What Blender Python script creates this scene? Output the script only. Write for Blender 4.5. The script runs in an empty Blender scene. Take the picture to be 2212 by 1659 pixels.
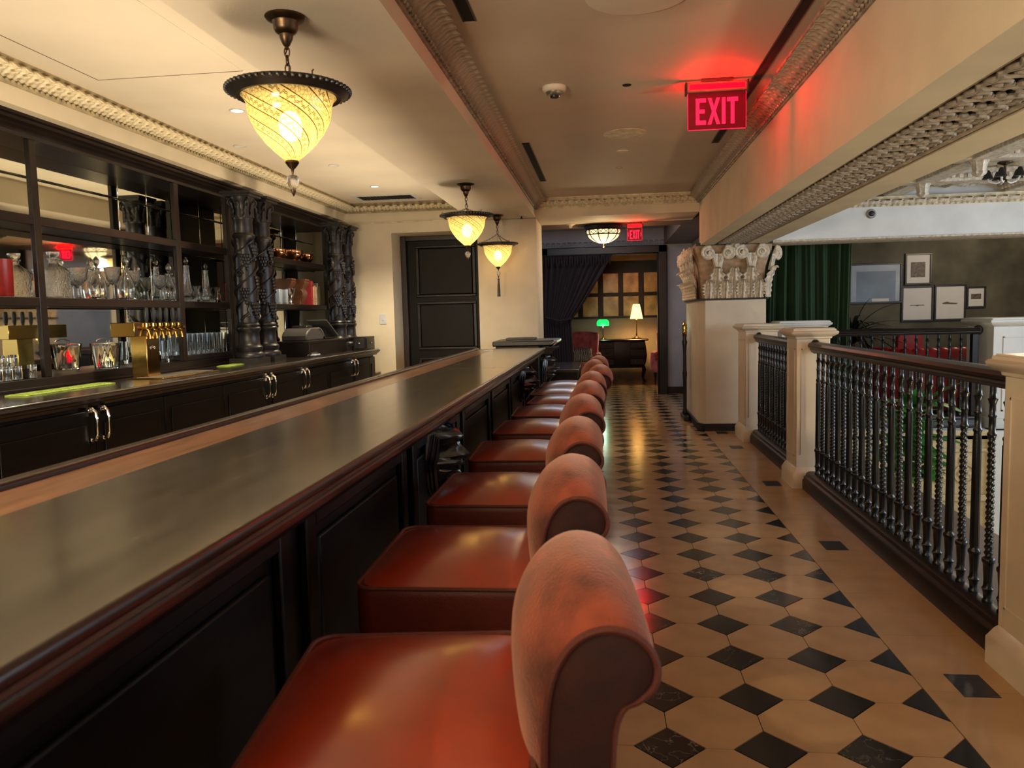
import bpy, math, random
from mathutils import Vector, Matrix
random.seed(7)
C = bpy.context.scene.collection
PI = math.pi
R = math.radians

# ------------------------------------------------------------------ camera
FPX, CW = 1700.0, 2212.0
yaw, pit, rol = R(6.75), R(5.0), R(1.4)
f_ = Vector((-math.sin(yaw)*math.cos(pit), math.cos(yaw)*math.cos(pit), -math.sin(pit)))
r0 = Vector((math.cos(yaw), math.sin(yaw), 0))
d0 = f_.cross(r0)
r_ = math.cos(rol)*r0 + math.sin(rol)*d0
d_ = -math.sin(rol)*r0 + math.cos(rol)*d0
cd = bpy.data.cameras.new('camera')
cam = bpy.data.objects.new('camera', cd); C.objects.link(cam)
mw = Matrix.Identity(4)
for i in range(3):
    mw[i][0] = r_[i]; mw[i][1] = -d_[i]; mw[i][2] = -f_[i]
mw[2][3] = 1.4
cam.matrix_world = mw
cd.sensor_width = 36.0; cd.lens = 36.0*FPX/CW
cd.clip_start = 0.03; cd.clip_end = 100
cd.dof.use_dof = True; cd.dof.focus_distance = 5.0; cd.dof.aperture_fstop = 6.3
bpy.context.scene.camera = cam

# ------------------------------------------------------------------ world, exposure, large lights
W = bpy.data.worlds.new('world'); bpy.context.scene.world = W
W.use_nodes = True
W.node_tree.nodes['Background'].inputs[0].default_value = (0.45, 0.55, 0.75, 1)
W.node_tree.nodes['Background'].inputs[1].default_value = 0.3
vs = bpy.context.scene.view_settings
vs.view_transform = 'Standard'; vs.look = 'None'; vs.gamma = 1.0; vs.use_curve_mapping = False
vs.exposure = 0.2

def area(name, loc, rot, sx, sy, power, col, spread=180):
    l = bpy.data.lights.new(name, 'AREA'); l.shape = 'RECTANGLE'; l.size = sx; l.size_y = sy
    l.energy = power; l.color = col; l.spread = R(spread)
    o = bpy.data.objects.new(name, l); C.objects.link(o); o.location = loc; o.rotation_euler = rot
    return o
def point(name, loc, power, col, rad=0.03, parent=None):
    l = bpy.data.lights.new(name, 'POINT'); l.energy = power; l.color = col; l.shadow_soft_size = rad
    o = bpy.data.objects.new(name, l); C.objects.link(o); o.location = loc
    if parent: o.parent = parent
    return o
def spot(name, loc, power, col, ang=100, blend=.6, rad=.04):
    l = bpy.data.lights.new(name, 'SPOT'); l.energy = power; l.color = col; l.spot_size = R(ang); l.spot_blend = blend
    l.shadow_soft_size = rad
    o = bpy.data.objects.new(name, l); C.objects.link(o); o.location = loc
    return o
# daylight of the tall lobby windows, high on the right and behind the camera
area('lobby_daylight', (6.6, 4.5, 1.9), (R(90), 0, R(90)), 6.0, 1.6, 190, (.72, .85, 1.0))
area('entrance_daylight', (3.6, -2.6, 1.7), (R(90), 0, 0), 3.4, 1.8, 26, (.78, .88, 1.0))
# added cool fill hidden under the raised lobby ceiling, no fixture there
area('lobby_cool_fill', (-.3, 12.0, 2.78), (0, 0, 0), 1.4, 1.2, 17, (.75, .85, 1.0))
point('lounge_fill', (5.6, 11.4, 2.35), 40, (1, .80, .55), .1)  # added warm fill for the lounge wall, pictures and sofa
point('lower_hall_fill', (3.3, 2.6, -.5), 90, (1, .82, .5), .12)  # added warm fill, out of view, to brighten the lower stone wall
# added warm fills behind the camera, no fixtures: the first washes the ceiling
area('bar_ceiling_fill', (-2.2, -1.4, 1.3), (R(140), 0, 0), 1.6, .8, 165, (1.0, .84, .60))
# added fill strip hidden under the bar's back lip, brightening the left ceiling
area('bar_lip_fill', (-1.345, 4.4, .87), (0, R(153), 0), .05, 8.4, 34, (1.0, .82, .56), 75)
area('bar_room_fill', (-.2, -2.4, 2.5), (R(68), 0, 0), 2.6, .6, 16, (1.0, .80, .56))  # added warm fill from behind the camera

# ------------------------------------------------------------------ materials
def nd(nt, t, **kw):
    n = nt.nodes.new(t)
    for k, v in kw.items():
        setattr(n, k, v)
    return n
def mat(name, col, rough=.5, metal=0., nscale=0, namt=.15, bscale=0, bstr=.1, spec=.5, coat=0., coatr=.1, sheen=0., trans=0., ior=1.5,
        emit=None, estr=0., stretch=(1, 1, 1), rvar=0., sheent=(1, .8, .7), rnd=0.):
    m = bpy.data.materials.new(name); m.use_nodes = True
    nt = m.node_tree; b = nt.nodes['Principled BSDF']
    S = lambda k, v: b.inputs[k].__setattr__('default_value', v)
    S('Base Color', (*col, 1)); S('Roughness', rough); S('Metallic', metal); S('Specular IOR Level', spec)
    S('Coat Weight', coat); S('Coat Roughness', coatr); S('Sheen Weight', sheen); S('Transmission Weight', trans); S('IOR', ior)
    if sheen: S('Sheen Tint', (*sheent, 1)); S('Sheen Roughness', .4)
    if emit: S('Emission Color', (*emit, 1)); S('Emission Strength', estr)
    if nscale or bscale or rvar:
        tc = nd(nt, 'ShaderNodeTexCoord'); mp = nd(nt, 'ShaderNodeMapping'); mp.inputs['Scale'].default_value = stretch
        nt.links.new(tc.outputs['Object'], mp.inputs['Vector'])
    if nscale:
        n = nd(nt, 'ShaderNodeTexNoise'); n.inputs['Scale'].default_value = nscale; n.inputs['Detail'].default_value = 6
        nt.links.new(mp.outputs[0], n.inputs['Vector'])
        r = nd(nt, 'ShaderNodeMapRange'); r.inputs['From Min'].default_value = .3; r.inputs['From Max'].default_value = .7
        r.inputs['To Min'].default_value = 1-namt; r.inputs['To Max'].default_value = 1+namt
        nt.links.new(n.outputs['Fac'], r.inputs['Value'])
        v = nd(nt, 'ShaderNodeVectorMath', operation='SCALE'); v.inputs[0].default_value = col
        nt.links.new(r.outputs[0], v.inputs['Scale'])
        out = v.outputs[0]
        if rnd:
            oi = nd(nt, 'ShaderNodeObjectInfo'); r2 = nd(nt, 'ShaderNodeMapRange')
            r2.inputs['To Min'].default_value = 1-rnd; r2.inputs['To Max'].default_value = 1+rnd
            nt.links.new(oi.outputs['Random'], r2.inputs['Value'])
            v2 = nd(nt, 'ShaderNodeVectorMath', operation='SCALE'); nt.links.new(out, v2.inputs[0]); nt.links.new(r2.outputs[0], v2.inputs['Scale'])
            out = v2.outputs[0]
        nt.links.new(out, b.inputs['Base Color'])
        if rvar:
            rr = nd(nt, 'ShaderNodeMapRange'); rr.inputs['To Min'].default_value = max(0, rough-rvar); rr.inputs['To Max'].default_value = rough+rvar
            nt.links.new(n.outputs['Fac'], rr.inputs['Value']); nt.links.new(rr.outputs[0], b.inputs['Roughness'])
    if bscale:
        n = nd(nt, 'ShaderNodeTexNoise'); n.inputs['Scale'].default_value = bscale; n.inputs['Detail'].default_value = 4
        nt.links.new(mp.outputs[0], n.inputs['Vector'])
        bp = nd(nt, 'ShaderNodeBump'); bp.inputs['Strength'].default_value = bstr; bp.inputs['Distance'].default_value = .01
        nt.links.new(n.outputs['Fac'], bp.inputs['Height']); nt.links.new(bp.outputs[0], b.inputs['Normal'])
    return m
M = {}
M['plaster'] = mat('cream_plaster', (.72, .63, .47), .75, nscale=2.2, namt=.10, bscale=70, bstr=.06)
M['ceil'] = mat('ceiling_paint', (.80, .71, .58), .7, nscale=1.4, namt=.07, bscale=90, bstr=.05)
M['ceiltan'] = mat('darker_tan_ceiling', (.66, .55, .44), .7, nscale=1.4, namt=.07, bscale=90, bstr=.05)  # darker, more tan version of the ceiling colour for the right side
M['white'] = mat('pale_plaster', (.74, .75, .75), .7, nscale=3, namt=.08, bscale=60, bstr=.06)
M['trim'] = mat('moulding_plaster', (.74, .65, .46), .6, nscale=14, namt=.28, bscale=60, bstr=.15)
M['trimrec'] = mat('moulding_recess_shade', (.40, .33, .20), .65, nscale=14, namt=.3)  # shade of the cove behind the leaves put into the colour
M['hallceil'] = mat('antiqued_hall_ceiling', (.40, .34, .27), .65, nscale=26, namt=.6, bscale=34, bstr=1.0)
M['scrollw'] = mat('soffit_scroll_glaze', (.34, .285, .23), .6, nscale=30, namt=.4, bscale=60, bstr=.3)
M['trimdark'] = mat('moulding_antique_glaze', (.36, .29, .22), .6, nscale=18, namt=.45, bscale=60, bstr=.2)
M['stone'] = mat('cast_stone', (.66, .57, .44), .32, nscale=4, namt=.08, bscale=80, bstr=.03, spec=.5)
M['capstone'] = mat('capital_stone', (.66, .58, .47), .5, nscale=26, namt=.35, bscale=60, bstr=.3)
M['wood'] = mat('dark_mahogany', (.0085, .0042, .0038), .38, nscale=3, namt=.5, bscale=40, bstr=.06, stretch=(8, 1, 8), coat=.08, coatr=.2, spec=.35)
M['woodred'] = mat('red_brown_mahogany', (.011, .0036, .0032), .32, nscale=3, namt=.4, bscale=40, bstr=.05, stretch=(8, 1, 8), coat=.2, coatr=.2)
M['ebony'] = mat('ebonised_wood', (.011, .009, .010), .38, nscale=6, namt=.4, bscale=50, bstr=.08)
M['lionwood'] = mat('polished_carved_ebony', (.012, .010, .012), .24, nscale=12, namt=.3, coat=.5, coatr=.15)
M['diewood'] = mat('bar_front_mahogany', (.0035, .0024, .0024), .45, spec=.22, nscale=3, namt=.5, bscale=40, bstr=.05, stretch=(8, 1, 8))
M['bartop'] = mat('bar_top_varnish', (.030, .021, .014), .24, nscale=2.5, namt=.5, bscale=30, bstr=.02, stretch=(9, 1, 9), coat=1.0, coatr=.17, rvar=.08, spec=.9)
M['barinlay'] = mat('bar_drip_wood', (.17, .075, .036), .28, nscale=4, namt=.35, bscale=40, bstr=.04, stretch=(9, 1, 9), coat=.4, coatr=.15)
M['leather'] = mat('oxblood_leather', (.33, .032, .007), .30, nscale=9, namt=.14, bscale=260, bstr=.06, coat=1.0, coatr=.2, spec=1.0)
M['leathershade'] = mat('oxblood_leather_shaded', (.09, .009, .003), .45, nscale=14, namt=.2, bscale=260, bstr=.12)  # same leather as the seat top, shade of the sides put into the colour
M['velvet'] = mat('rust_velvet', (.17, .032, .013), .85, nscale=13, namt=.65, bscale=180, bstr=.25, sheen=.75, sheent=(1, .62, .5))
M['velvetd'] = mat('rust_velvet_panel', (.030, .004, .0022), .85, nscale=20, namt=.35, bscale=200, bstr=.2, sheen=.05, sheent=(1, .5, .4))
M['welt'] = mat('piping', (.10, .017, .007), .6, nscale=300, namt=.3, bscale=500, bstr=.4)
M['bronze'] = mat('aged_bronze', (.10, .062, .035), .35, metal=.9, nscale=15, namt=.35)
M['brass'] = mat('polished_brass', (.48, .31, .095), .14, metal=1)
M['copper'] = mat('polished_copper', (.80, .38, .18), .10, metal=1, nscale=8, namt=.15)
M['chrome'] = mat('polished_chrome', (.75, .75, .78), .10, metal=1)
M['black'] = mat('black_plastic', (.012, .012, .013), .4)
M['hole'] = mat('dark_opening', (.004, .004, .004), .9)
M['iron'] = mat('blackened_iron', (.012, .014, .018), .27, metal=.35, nscale=30, namt=.3, bscale=120, bstr=.08, coat=.2)
M['glass'] = mat('clear_glass', (.95, .97, .97), .02, trans=1, ior=1.45)
M['cut'] = mat('cut_crystal', (.96, .97, .98), .03, trans=1, ior=1.52, bscale=70, bstr=.5)
M['capcore'] = mat('capital_recess_shade', (.40, .27, .17), .7, nscale=20, namt=.3)  # recess shade between the carved leaves put into the brown core colour
M['floorb'] = mat('floor_grout', (.10, .06, .035), .7, nscale=20, namt=.2)
M['tile'] = mat('limestone_tile', (.44, .265, .130), .17, nscale=7, namt=.10, bscale=30, bstr=.015, rnd=.06, rvar=.08)
M['band'] = mat('limestone_border', (.43, .262, .128), .24, nscale=5, namt=.10, bscale=30, bstr=.015, rnd=.03, rvar=.08)
M['inset'] = mat('black_inset', (.018, .013, .012), .3, nscale=30, namt=.4)
M['ledge'] = mat('brown_boards', (.075, .050, .042), .45, nscale=4, namt=.2, stretch=(6, 1, 1))
M['dwall'] = mat('mottled_olive_plaster', (.085, .080, .058), .7, nscale=2.2, namt=.5, bscale=20, bstr=.1)
M['lobby'] = mat('grey_blue_plaster', (.36, .38, .43), .6, nscale=3, namt=.12, bscale=60, bstr=.05)
M['soffit'] = mat('brown_soffit_paint', (.16, .10, .07), .55, nscale=4, namt=.2)
M['gvelvet'] = mat('green_velvet', (.008, .034, .010), .75, nscale=5, namt=.25, sheen=.5, sheent=(.6, 1, .5), stretch=(6, 6, .5))
M['pcurtain'] = mat('plum_curtain', (.014, .007, .010), .8, nscale=5, namt=.3, sheen=.15, sheent=(.8, .55, .6), stretch=(6, 6, .5))
M['redsofa'] = mat('crimson_leather', (.36, .012, .022), .35, nscale=8, namt=.25, bscale=100, bstr=.1)
M['pink'] = mat('rose_velvet', (.66, .20, .23), .7, nscale=12, namt=.25, sheen=.5, sheent=(1, .7, .7))
M['leaf'] = mat('glossy_leaf', (.045, .20, .03), .4, nscale=8, namt=.4)
M['palm'] = mat('dark_palm_leaf', (.012, .022, .014), .4, nscale=8, namt=.4)
M['soil'] = mat('planter_glaze', (.05, .06, .07), .35)
M['carved'] = mat('golden_limestone', (.58, .46, .27), .6, nscale=9, namt=.18, bscale=40, bstr=.2)
M['paper'] = mat('picture_mount', (.62, .64, .66), .5, nscale=5, namt=.05)
M['gbook'] = mat('red_cloth_book', (.30, .018, .022), .6, nscale=20, namt=.2)
M['tbook'] = mat('worn_paper_book', (.45, .38, .28), .7, nscale=20, namt=.3)
M['obook'] = mat('orange_cloth_book', (.50, .20, .07), .7, nscale=20, namt=.3)
M['redglass'] = mat('red_lacquer', (.26, .014, .009), .3, nscale=10, namt=.3)
M['corbel'] = mat('carved_walnut', (.13, .050, .021), .4, nscale=10, namt=.4, coat=.2)
M['greenmat'] = mat('green_bar_mat', (.36, .48, .08), .55, nscale=25, namt=.3)
M['yglaze'] = mat('yellow_glaze', (.80, .62, .16), .3)
M['greylid'] = mat('grey_moulded_plastic', (.06, .055, .05), .5, nscale=40, namt=.1)
M['steel'] = mat('brushed_steel', (.45, .44, .42), .35, metal=.9)
M['hot'] = mat('lamp_glow', (1, .9, .7), .5, emit=(1, .70, .30), estr=62)
M['down'] = mat('downlight_glow', (1, 1, 1), .5, emit=(1, .93, .8), estr=9)
M['exitp'] = mat('exit_panel_glow', (.16, .0, .01), .25, emit=(1, .006, .03), estr=.07)
M['exitl'] = mat('exit_letter_glow', (.8, .0, .02), .3, emit=(1, .012, .06), estr=1.5)
M['exitt'] = mat('exit_edge_glow', (.2, .0, .0), .3, emit=(1, 0, .0002), estr=130)
M['greenl'] = mat('green_lamp_glass', (.02, .5, .08), .3, emit=(.01, .8, .12), estr=1.4)
M['amberl'] = mat('pleated_lamp_shade', (.8, .5, .2), .6, emit=(1, .62, .16), estr=3.5)
M['flush'] = mat('flush_light_glass', (.8, .7, .5), .4, emit=(1, .78, .42), estr=1.3)
M['panelg'] = mat('aged_mirror_panel', (.68, .50, .24), .22, nscale=5, namt=.4, spec=.7)

def marble():
    m = mat('black_veined_marble', (.012, .010, .011), .16)
    nt = m.node_tree; b = nt.nodes['Principled BSDF']
    g = nd(nt, 'ShaderNodeNewGeometry'); oi = nd(nt, 'ShaderNodeObjectInfo')
    n = nd(nt, 'ShaderNodeTexNoise'); n.inputs['Scale'].default_value = 9; n.inputs['Detail'].default_value = 5
    nt.links.new(g.outputs['Position'], n.inputs['Vector'])
    a = nd(nt, 'ShaderNodeMath', operation='SUBTRACT'); nt.links.new(n.outputs['Fac'], a.inputs[0]); a.inputs[1].default_value = .5
    ab = nd(nt, 'ShaderNodeMath', operation='ABSOLUTE'); nt.links.new(a.outputs[0], ab.inputs[0])
    mr = nd(nt, 'ShaderNodeMapRange'); mr.inputs['From Min'].default_value = .0; mr.inputs['From Max'].default_value = .011
    mr.inputs['To Min'].default_value = 1; mr.inputs['To Max'].default_value = 0
    nt.links.new(ab.outputs[0], mr.inputs['Value'])
    p = nd(nt, 'ShaderNodeMath', operation='POWER'); nt.links.new(oi.outputs['Random'], p.inputs[0]); p.inputs[1].default_value = 4.5
    mu = nd(nt, 'ShaderNodeMath', operation='MULTIPLY'); nt.links.new(mr.outputs[0], mu.inputs[0]); nt.links.new(p.outputs[0], mu.inputs[1])
    mx = nd(nt, 'ShaderNodeMix', data_type='RGBA'); nt.links.new(mu.outputs[0], mx.inputs[0])
    mx.inputs[6].default_value = (.012, .010, .011, 1); mx.inputs[7].default_value = (.34, .27, .20, 1)
    nt.links.new(mx.outputs[2], b.inputs['Base Color'])
    return m
M['marble'] = marble()

def mirror():
    m = mat('antique_mirror', (.84, .86, .76), .03, metal=1)
    nt = m.node_tree; b = nt.nodes['Principled BSDF']
    g = nd(nt, 'ShaderNodeNewGeometry')
    n = nd(nt, 'ShaderNodeTexNoise'); n.inputs['Scale'].default_value = 2.6; n.inputs['Detail'].default_value = 8
    nt.links.new(g.outputs['Position'], n.inputs['Vector'])
    n2 = nd(nt, 'ShaderNodeTexVoronoi'); n2.inputs['Scale'].default_value = 60
    nt.links.new(g.outputs['Position'], n2.inputs['Vector'])
    r1 = nd(nt, 'ShaderNodeMapRange'); r1.inputs['From Min'].default_value = .56; r1.inputs['From Max'].default_value = .72
    nt.links.new(n.outputs['Fac'], r1.inputs['Value'])
    r2 = nd(nt, 'ShaderNodeMapRange'); r2.inputs['From Min'].default_value = .22; r2.inputs['From Max'].default_value = .10
    nt.links.new(n2.outputs['Distance'], r2.inputs['Value'])
    mu = nd(nt, 'ShaderNodeMath', operation='MULTIPLY'); nt.links.new(r1.outputs[0], mu.inputs[0]); nt.links.new(r2.outputs[0], mu.inputs[1])
    mx = nd(nt, 'ShaderNodeMix', data_type='RGBA'); nt.links.new(mu.outputs[0], mx.inputs[0])
    mx.inputs[6].default_value = (.84, .86, .76, 1); mx.inputs[7].default_value = (.35, .35, .28, 1)
    nt.links.new(mx.outputs[2], b.inputs['Base Color'])
    ro = nd(nt, 'ShaderNodeMapRange'); ro.inputs['To Min'].default_value = .03; ro.inputs['To Max'].default_value = .35
    nt.links.new(mu.outputs[0], ro.inputs['Value']); nt.links.new(ro.outputs[0], b.inputs['Roughness'])
    return m
M['mirror'] = mirror()

def shade_mat():
    m = bpy.data.materials.new('painted_lamp_glass'); m.use_nodes = True
    nt = m.node_tree; nt.nodes.clear(); L = nt.links.new
    out = nd(nt, 'ShaderNodeOutputMaterial')
    tc = nd(nt, 'ShaderNodeTexCoord'); sp = nd(nt, 'ShaderNodeSeparateXYZ'); L(tc.outputs['Object'], sp.inputs[0])
    def mth(op, a, b=None):
        n = nd(nt, 'ShaderNodeMath', operation=op)
        for i, x in enumerate((a, b)):
            if x is None: continue
            if isinstance(x, (int, float)): n.inputs[i].default_value = x
            else: L(x, n.inputs[i])
        return n.outputs[0]
    ang = mth('ARCTAN2', sp.outputs[1], sp.outputs[0])
    u = mth('ADD', mth('MULTIPLY', ang, 6/(2*PI)), mth('MULTIPLY', sp.outputs[2], 11.0))
    fr = mth('FRACT', mth('ADD', u, 50.0))
    # thin dark line at each band edge
    e1 = mth('LESS_THAN', fr, .05); e2 = mth('MULTIPLY', mth('GREATER_THAN', fr, .45), mth('LESS_THAN', fr, .50))
    wide = mth('LESS_THAN', fr, .45)
    # squiggles along the bands
    along = mth('ADD', mth('MULTIPLY', ang, 7.0), mth('MULTIPLY', sp.outputs[2], -22.0))
    wob = mth('ADD', mth('MULTIPLY', mth('SINE', mth('MULTIPLY', along, 4.0)), .075), mth('MULTIPLY', mth('SINE', mth('MULTIPLY', along, 9.0)), .04))
    q = mth('ABSOLUTE', mth('SUBTRACT', mth('ADD', fr, wob), .25))
    sq = mth('MULTIPLY', wide, mth('LESS_THAN', mth('ABSOLUTE', mth('SUBTRACT', q, .035)), .022))
    vo = nd(nt, 'ShaderNodeTexVoronoi', feature='DISTANCE_TO_EDGE'); vo.inputs['Scale'].default_value = 75
    L(tc.outputs['Object'], vo.inputs['Vector'])
    vl = mth('MULTIPLY', mth('MULTIPLY', mth('GREATER_THAN', fr, .5), mth('LESS_THAN', vo.outputs['Distance'], .07)), .55)
    pat = mth('MAXIMUM', mth('MAXIMUM', e1, e2), mth('MAXIMUM', mth('MULTIPLY', sq, .9), vl))
    mx = nd(nt, 'ShaderNodeMix', data_type='RGBA'); L(pat, mx.inputs[0])
    mx.inputs[6].default_value = (.46, .35, .14, 1); mx.inputs[7].default_value = (.06, .022, .005, 1)
    tr = nd(nt, 'ShaderNodeBsdfTranslucent'); L(mx.outputs[2], tr.inputs[0])
    tp = nd(nt, 'ShaderNodeBsdfTransparent'); L(mx.outputs[2], tp.inputs[0])
    gl = nd(nt, 'ShaderNodeBsdfGlossy'); gl.inputs['Roughness'].default_value = .15
    m1 = nd(nt, 'ShaderNodeMixShader'); m1.inputs[0].default_value = .35; L(tr.outputs[0], m1.inputs[1]); L(tp.outputs[0], m1.inputs[2])
    m2 = nd(nt, 'ShaderNodeMixShader'); m2.inputs[0].default_value = .04; L(m1.outputs[0], m2.inputs[1]); L(gl.outputs[0], m2.inputs[2])
    em = nd(nt, 'ShaderNodeEmission'); L(mx.outputs[2], em.inputs[0]); em.inputs[1].default_value = .5
    ad = nd(nt, 'ShaderNodeAddShader'); L(m2.outputs[0], ad.inputs[0]); L(em.outputs[0], ad.inputs[1])
    L(ad.outputs[0], out.inputs[0])
    return m
M['shade'] = shade_mat()

# ------------------------------------------------------------------ mesh helpers
class MB:
    def __init__(s): s.v = []; s.f = []
    def add(s, vs, fs):
        o = len(s.v); s.v += [tuple(p) for p in vs]; s.f += [tuple(i+o for i in f) for f in fs]; return s
    def box(s, x0, x1, y0, y1, z0, z1):
        return s.add([(x0, y0, z0), (x1, y0, z0), (x1, y1, z0), (x0, y1, z0), (x0, y0, z1), (x1, y0, z1), (x1, y1, z1), (x0, y1, z1)],
                     [(0, 3, 2, 1), (4, 5, 6, 7), (0, 1, 5, 4), (1, 2, 6, 5), (2, 3, 7, 6), (3, 0, 4, 7)])
    def loft(s, rings, closed=True, caps=True):
        n = len(rings[0]); vs = [p for r in rings for p in r]; fs = []
        for k in range(len(rings)-1):
            for i in range(n if closed else n-1):
                j = (i+1) % n
                fs.append((k*n+i, k*n+j, (k+1)*n+j, (k+1)*n+i))
        if caps and closed:
            fs.append(tuple(reversed(range(n)))); fs.append(tuple(range((len(rings)-1)*n, len(rings)*n)))
        return s.add(vs, fs)
    def lathe(s, prof, n=16, c=(0, 0, 0), axis='z', lobes=0, lamp=0.):
        rings = []
        for r, z in prof:
            ring = []
            for i in range(n):
                a = 2*PI*i/n; rr = max(r, 1e-5)*(1+(lamp*math.cos(lobes*a) if lobes else 0))
                x, y = rr*math.cos(a), rr*math.sin(a)
                p = (x, y, z) if axis == 'z' else ((z, x, y) if axis == 'x' else (y, z, x))
                ring.append((p[0]+c[0], p[1]+c[1], p[2]+c[2]))
            rings.append(ring)
        return s.loft(rings)
    def tube(s, pts, r, n=8, closed=False):
        pts = [Vector(p) for p in pts]; N = len(pts)
        rr = r if isinstance(r, (list, tuple)) else [r]*N
        t0 = (pts[1]-pts[0]).normalized()
        up = Vector((0, 0, 1)) if abs(t0.z) < .9 else Vector((1, 0, 0))
        u = t0.cross(up).normalized(); rings = []
        for k in range(N):
            if closed: t = (pts[(k+1) % N]-pts[k-1])
            else: t = pts[min(k+1, N-1)]-pts[max(k-1, 0)]
            t.normalize()
            u = (u-t*u.dot(t)).normalized(); v = t.cross(u)
            rings.append([tuple(pts[k]+(u*math.cos(2*PI*i/n)+v*math.sin(2*PI*i/n))*rr[k]) for i in range(n)])
        if closed:
            o = len(rings); vs = [p for r_ in rings for p in r_]; fs = []
            for k in range(o):
                for i in range(n):
                    fs.append((k*n+i, k*n+(i+1) % n, ((k+1) % o)*n+(i+1) % n, ((k+1) % o)*n+i))
            return s.add(vs, fs)
        return s.loft(rings)
    def prism(s, poly, a, b, plane='xy'):
        m = {'xy': lambda p, h: (p[0], p[1], h), 'xz': lambda p, h: (p[0], h, p[1]), 'yz': lambda p, h: (h, p[0], p[1])}[plane]
        return s.loft([[m(p, a) for p in poly], [m(p, b) for p in poly]])
    def grid(s, fn, nu, nv):
        vs = [fn(i/nu, j/nv) for j in range(nv+1) for i in range(nu+1)]
        fs = [(j*(nu+1)+i, j*(nu+1)+i+1, (j+1)*(nu+1)+i+1, (j+1)*(nu+1)+i) for j in range(nv) for i in range(nu)]
        return s.add(vs, fs)
    def ball(s, c, r, n=8, m=5, sc=(1, 1, 1)):
        rings = []
        for k in range(m+1):
            a = -PI/2+PI*k/m; rad = max(r*math.cos(a), r*.02)
            rings.append([(c[0]+rad*math.cos(2*PI*i/n)*sc[0], c[1]+rad*math.sin(2*PI*i/n)*sc[1], c[2]+r*math.sin(a)*sc[2]) for i in range(n)])
        return s.loft(rings)
    def xf(s, fn, start=0):
        s.v[start:] = [tuple(fn(Vector(p))) for p in s.v[start:]]; return s
    def mesh(s, name, m, ang=40):
        me = bpy.data.meshes.new(name); me.from_pydata(s.v, [], s.f); me.update()
        import bmesh
        bm = bmesh.new(); bm.from_mesh(me); bmesh.ops.recalc_face_normals(bm, faces=bm.faces); bm.to_mesh(me); bm.free()
        if m: me.materials.append(m)
        if ang:
            me.shade_smooth(); me.set_sharp_from_angle(angle=R(ang))
        return me
    def build(s, name, m, parent=None, ang=40, bev=0., loc=None, solid=0., rot=None):
        o = bpy.data.objects.new(name, s.mesh(name, m, ang)); C.objects.link(o)
        if parent: o.parent = parent
        if loc: o.location = loc
        if rot: o.rotation_euler = rot
        if solid:
            md = o.modifiers.new('solid', 'SOLIDIFY'); md.thickness = solid; md.offset = 0
        if bev:
            md = o.modifiers.new('bev', 'BEVEL'); md.width = bev; md.segments = 2; md.limit_method = 'ANGLE'; md.angle_limit = R(50)
        return o
def inst(name, me, parent=None, loc=(0, 0, 0), rot=(0, 0, 0), sc=None):
    o = bpy.data.objects.new(name, me); C.objects.link(o); o.location = loc; o.rotation_euler = rot
    if parent: o.parent = parent
    if sc: o.scale = sc
    return o
def tag(o, label=None, cat=None, group=None, kind=None):
    if label: o['label'] = label
    if cat: o['category'] = cat
    if group: o['group'] = group
    if kind: o['kind'] = kind
    return o
def thing(name, label, cat, loc=(0, 0, 0), rz=0, group=None):
    o = bpy.data.objects.new(name, None); C.objects.link(o); o.location = loc; o.rotation_euler = (0, 0, rz)
    o.empty_display_size = .1
    return tag(o, label, cat, group)
def struct(name, mb, m, parent=None, bev=0., ang=40):
    o = mb.build(name, m, parent, bev=bev, ang=ang)
    if not parent: o['kind'] = 'structure'
    return o
def copy_tree(o, parent=None):
    c = o.copy(); C.objects.link(c)
    if parent: c.parent = parent
    for ch in list(o.children): copy_tree(ch, c)
    return c
def B(*a): return MB().box(*a)
def arc(cx, cy, r, a0, a1, n, rx=None):
    return [(cx+(rx or r)*math.cos(R(a0+(a1-a0)*k/n)), cy+r*math.sin(R(a0+(a1-a0)*k/n))) for k in range(n+1)]
def rrect(x0, x1, y0, y1, r, n=5):
    return arc(x1-r, y1-r, r, 0, 90, n)+arc(x0+r, y1-r, r, 90, 180, n)+arc(x0+r, y0+r, r, 180, 270, n)+arc(x1-r, y0+r, r, 270, 360, n)
# ------------------------------------------------------------------ the setting
XL, YB, ZC = -3.05, 9.3, 2.76          # frieze plane, back wall plane, ceiling height
floor = struct('floor', B(-3.7, 1.64, -3.2, 9.9, -.10, -.005).box(-3.7, 3.0, 9.9, 17.2, -.10, -.005).box(1.3, 8.0, 9.2, 13.4, -.10, -.006), M['floorb'])
# octagon and diamond tiling, one object per tile where the tiles can be told apart
PX, PY, CX, CY, DA, DB = .317, .343, 1.142, 3.153, .113, .118
g = .0016
def octo(x0=-PX/2, x1=PX/2):
    hx, hy = PX/2-g, PY/2-g; a, b = DA+.002, DB+.002
    return [(hx-a, -hy), (hx, -hy+b), (hx, hy-b), (hx-a, hy), (-hx+a, hy), (-hx, hy-b), (-hx, -hy+b), (-hx+a, -hy)]
dia = [(DA-g, 0), (0, DB-g), (-DA+g, 0), (0, -DB+g)]
half = [(0, DB-g), (-DA+g, 0), (0, -DB+g)]
oct_me = MB().prism(octo(), -.01, 0).mesh('tile', M['tile'], 0)
dia_me = MB().prism(dia, -.01, 0).mesh('tile', M['marble'], 0)
half_me = MB().prism(half, -.01, 0).mesh('tile', M['marble'], 0)
far_o, far_d = MB(), MB()
def stuff_tile(mb, poly, x, y): mb.prism([(p[0]+x, p[1]+y) for p in poly], -.01, 0)
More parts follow.
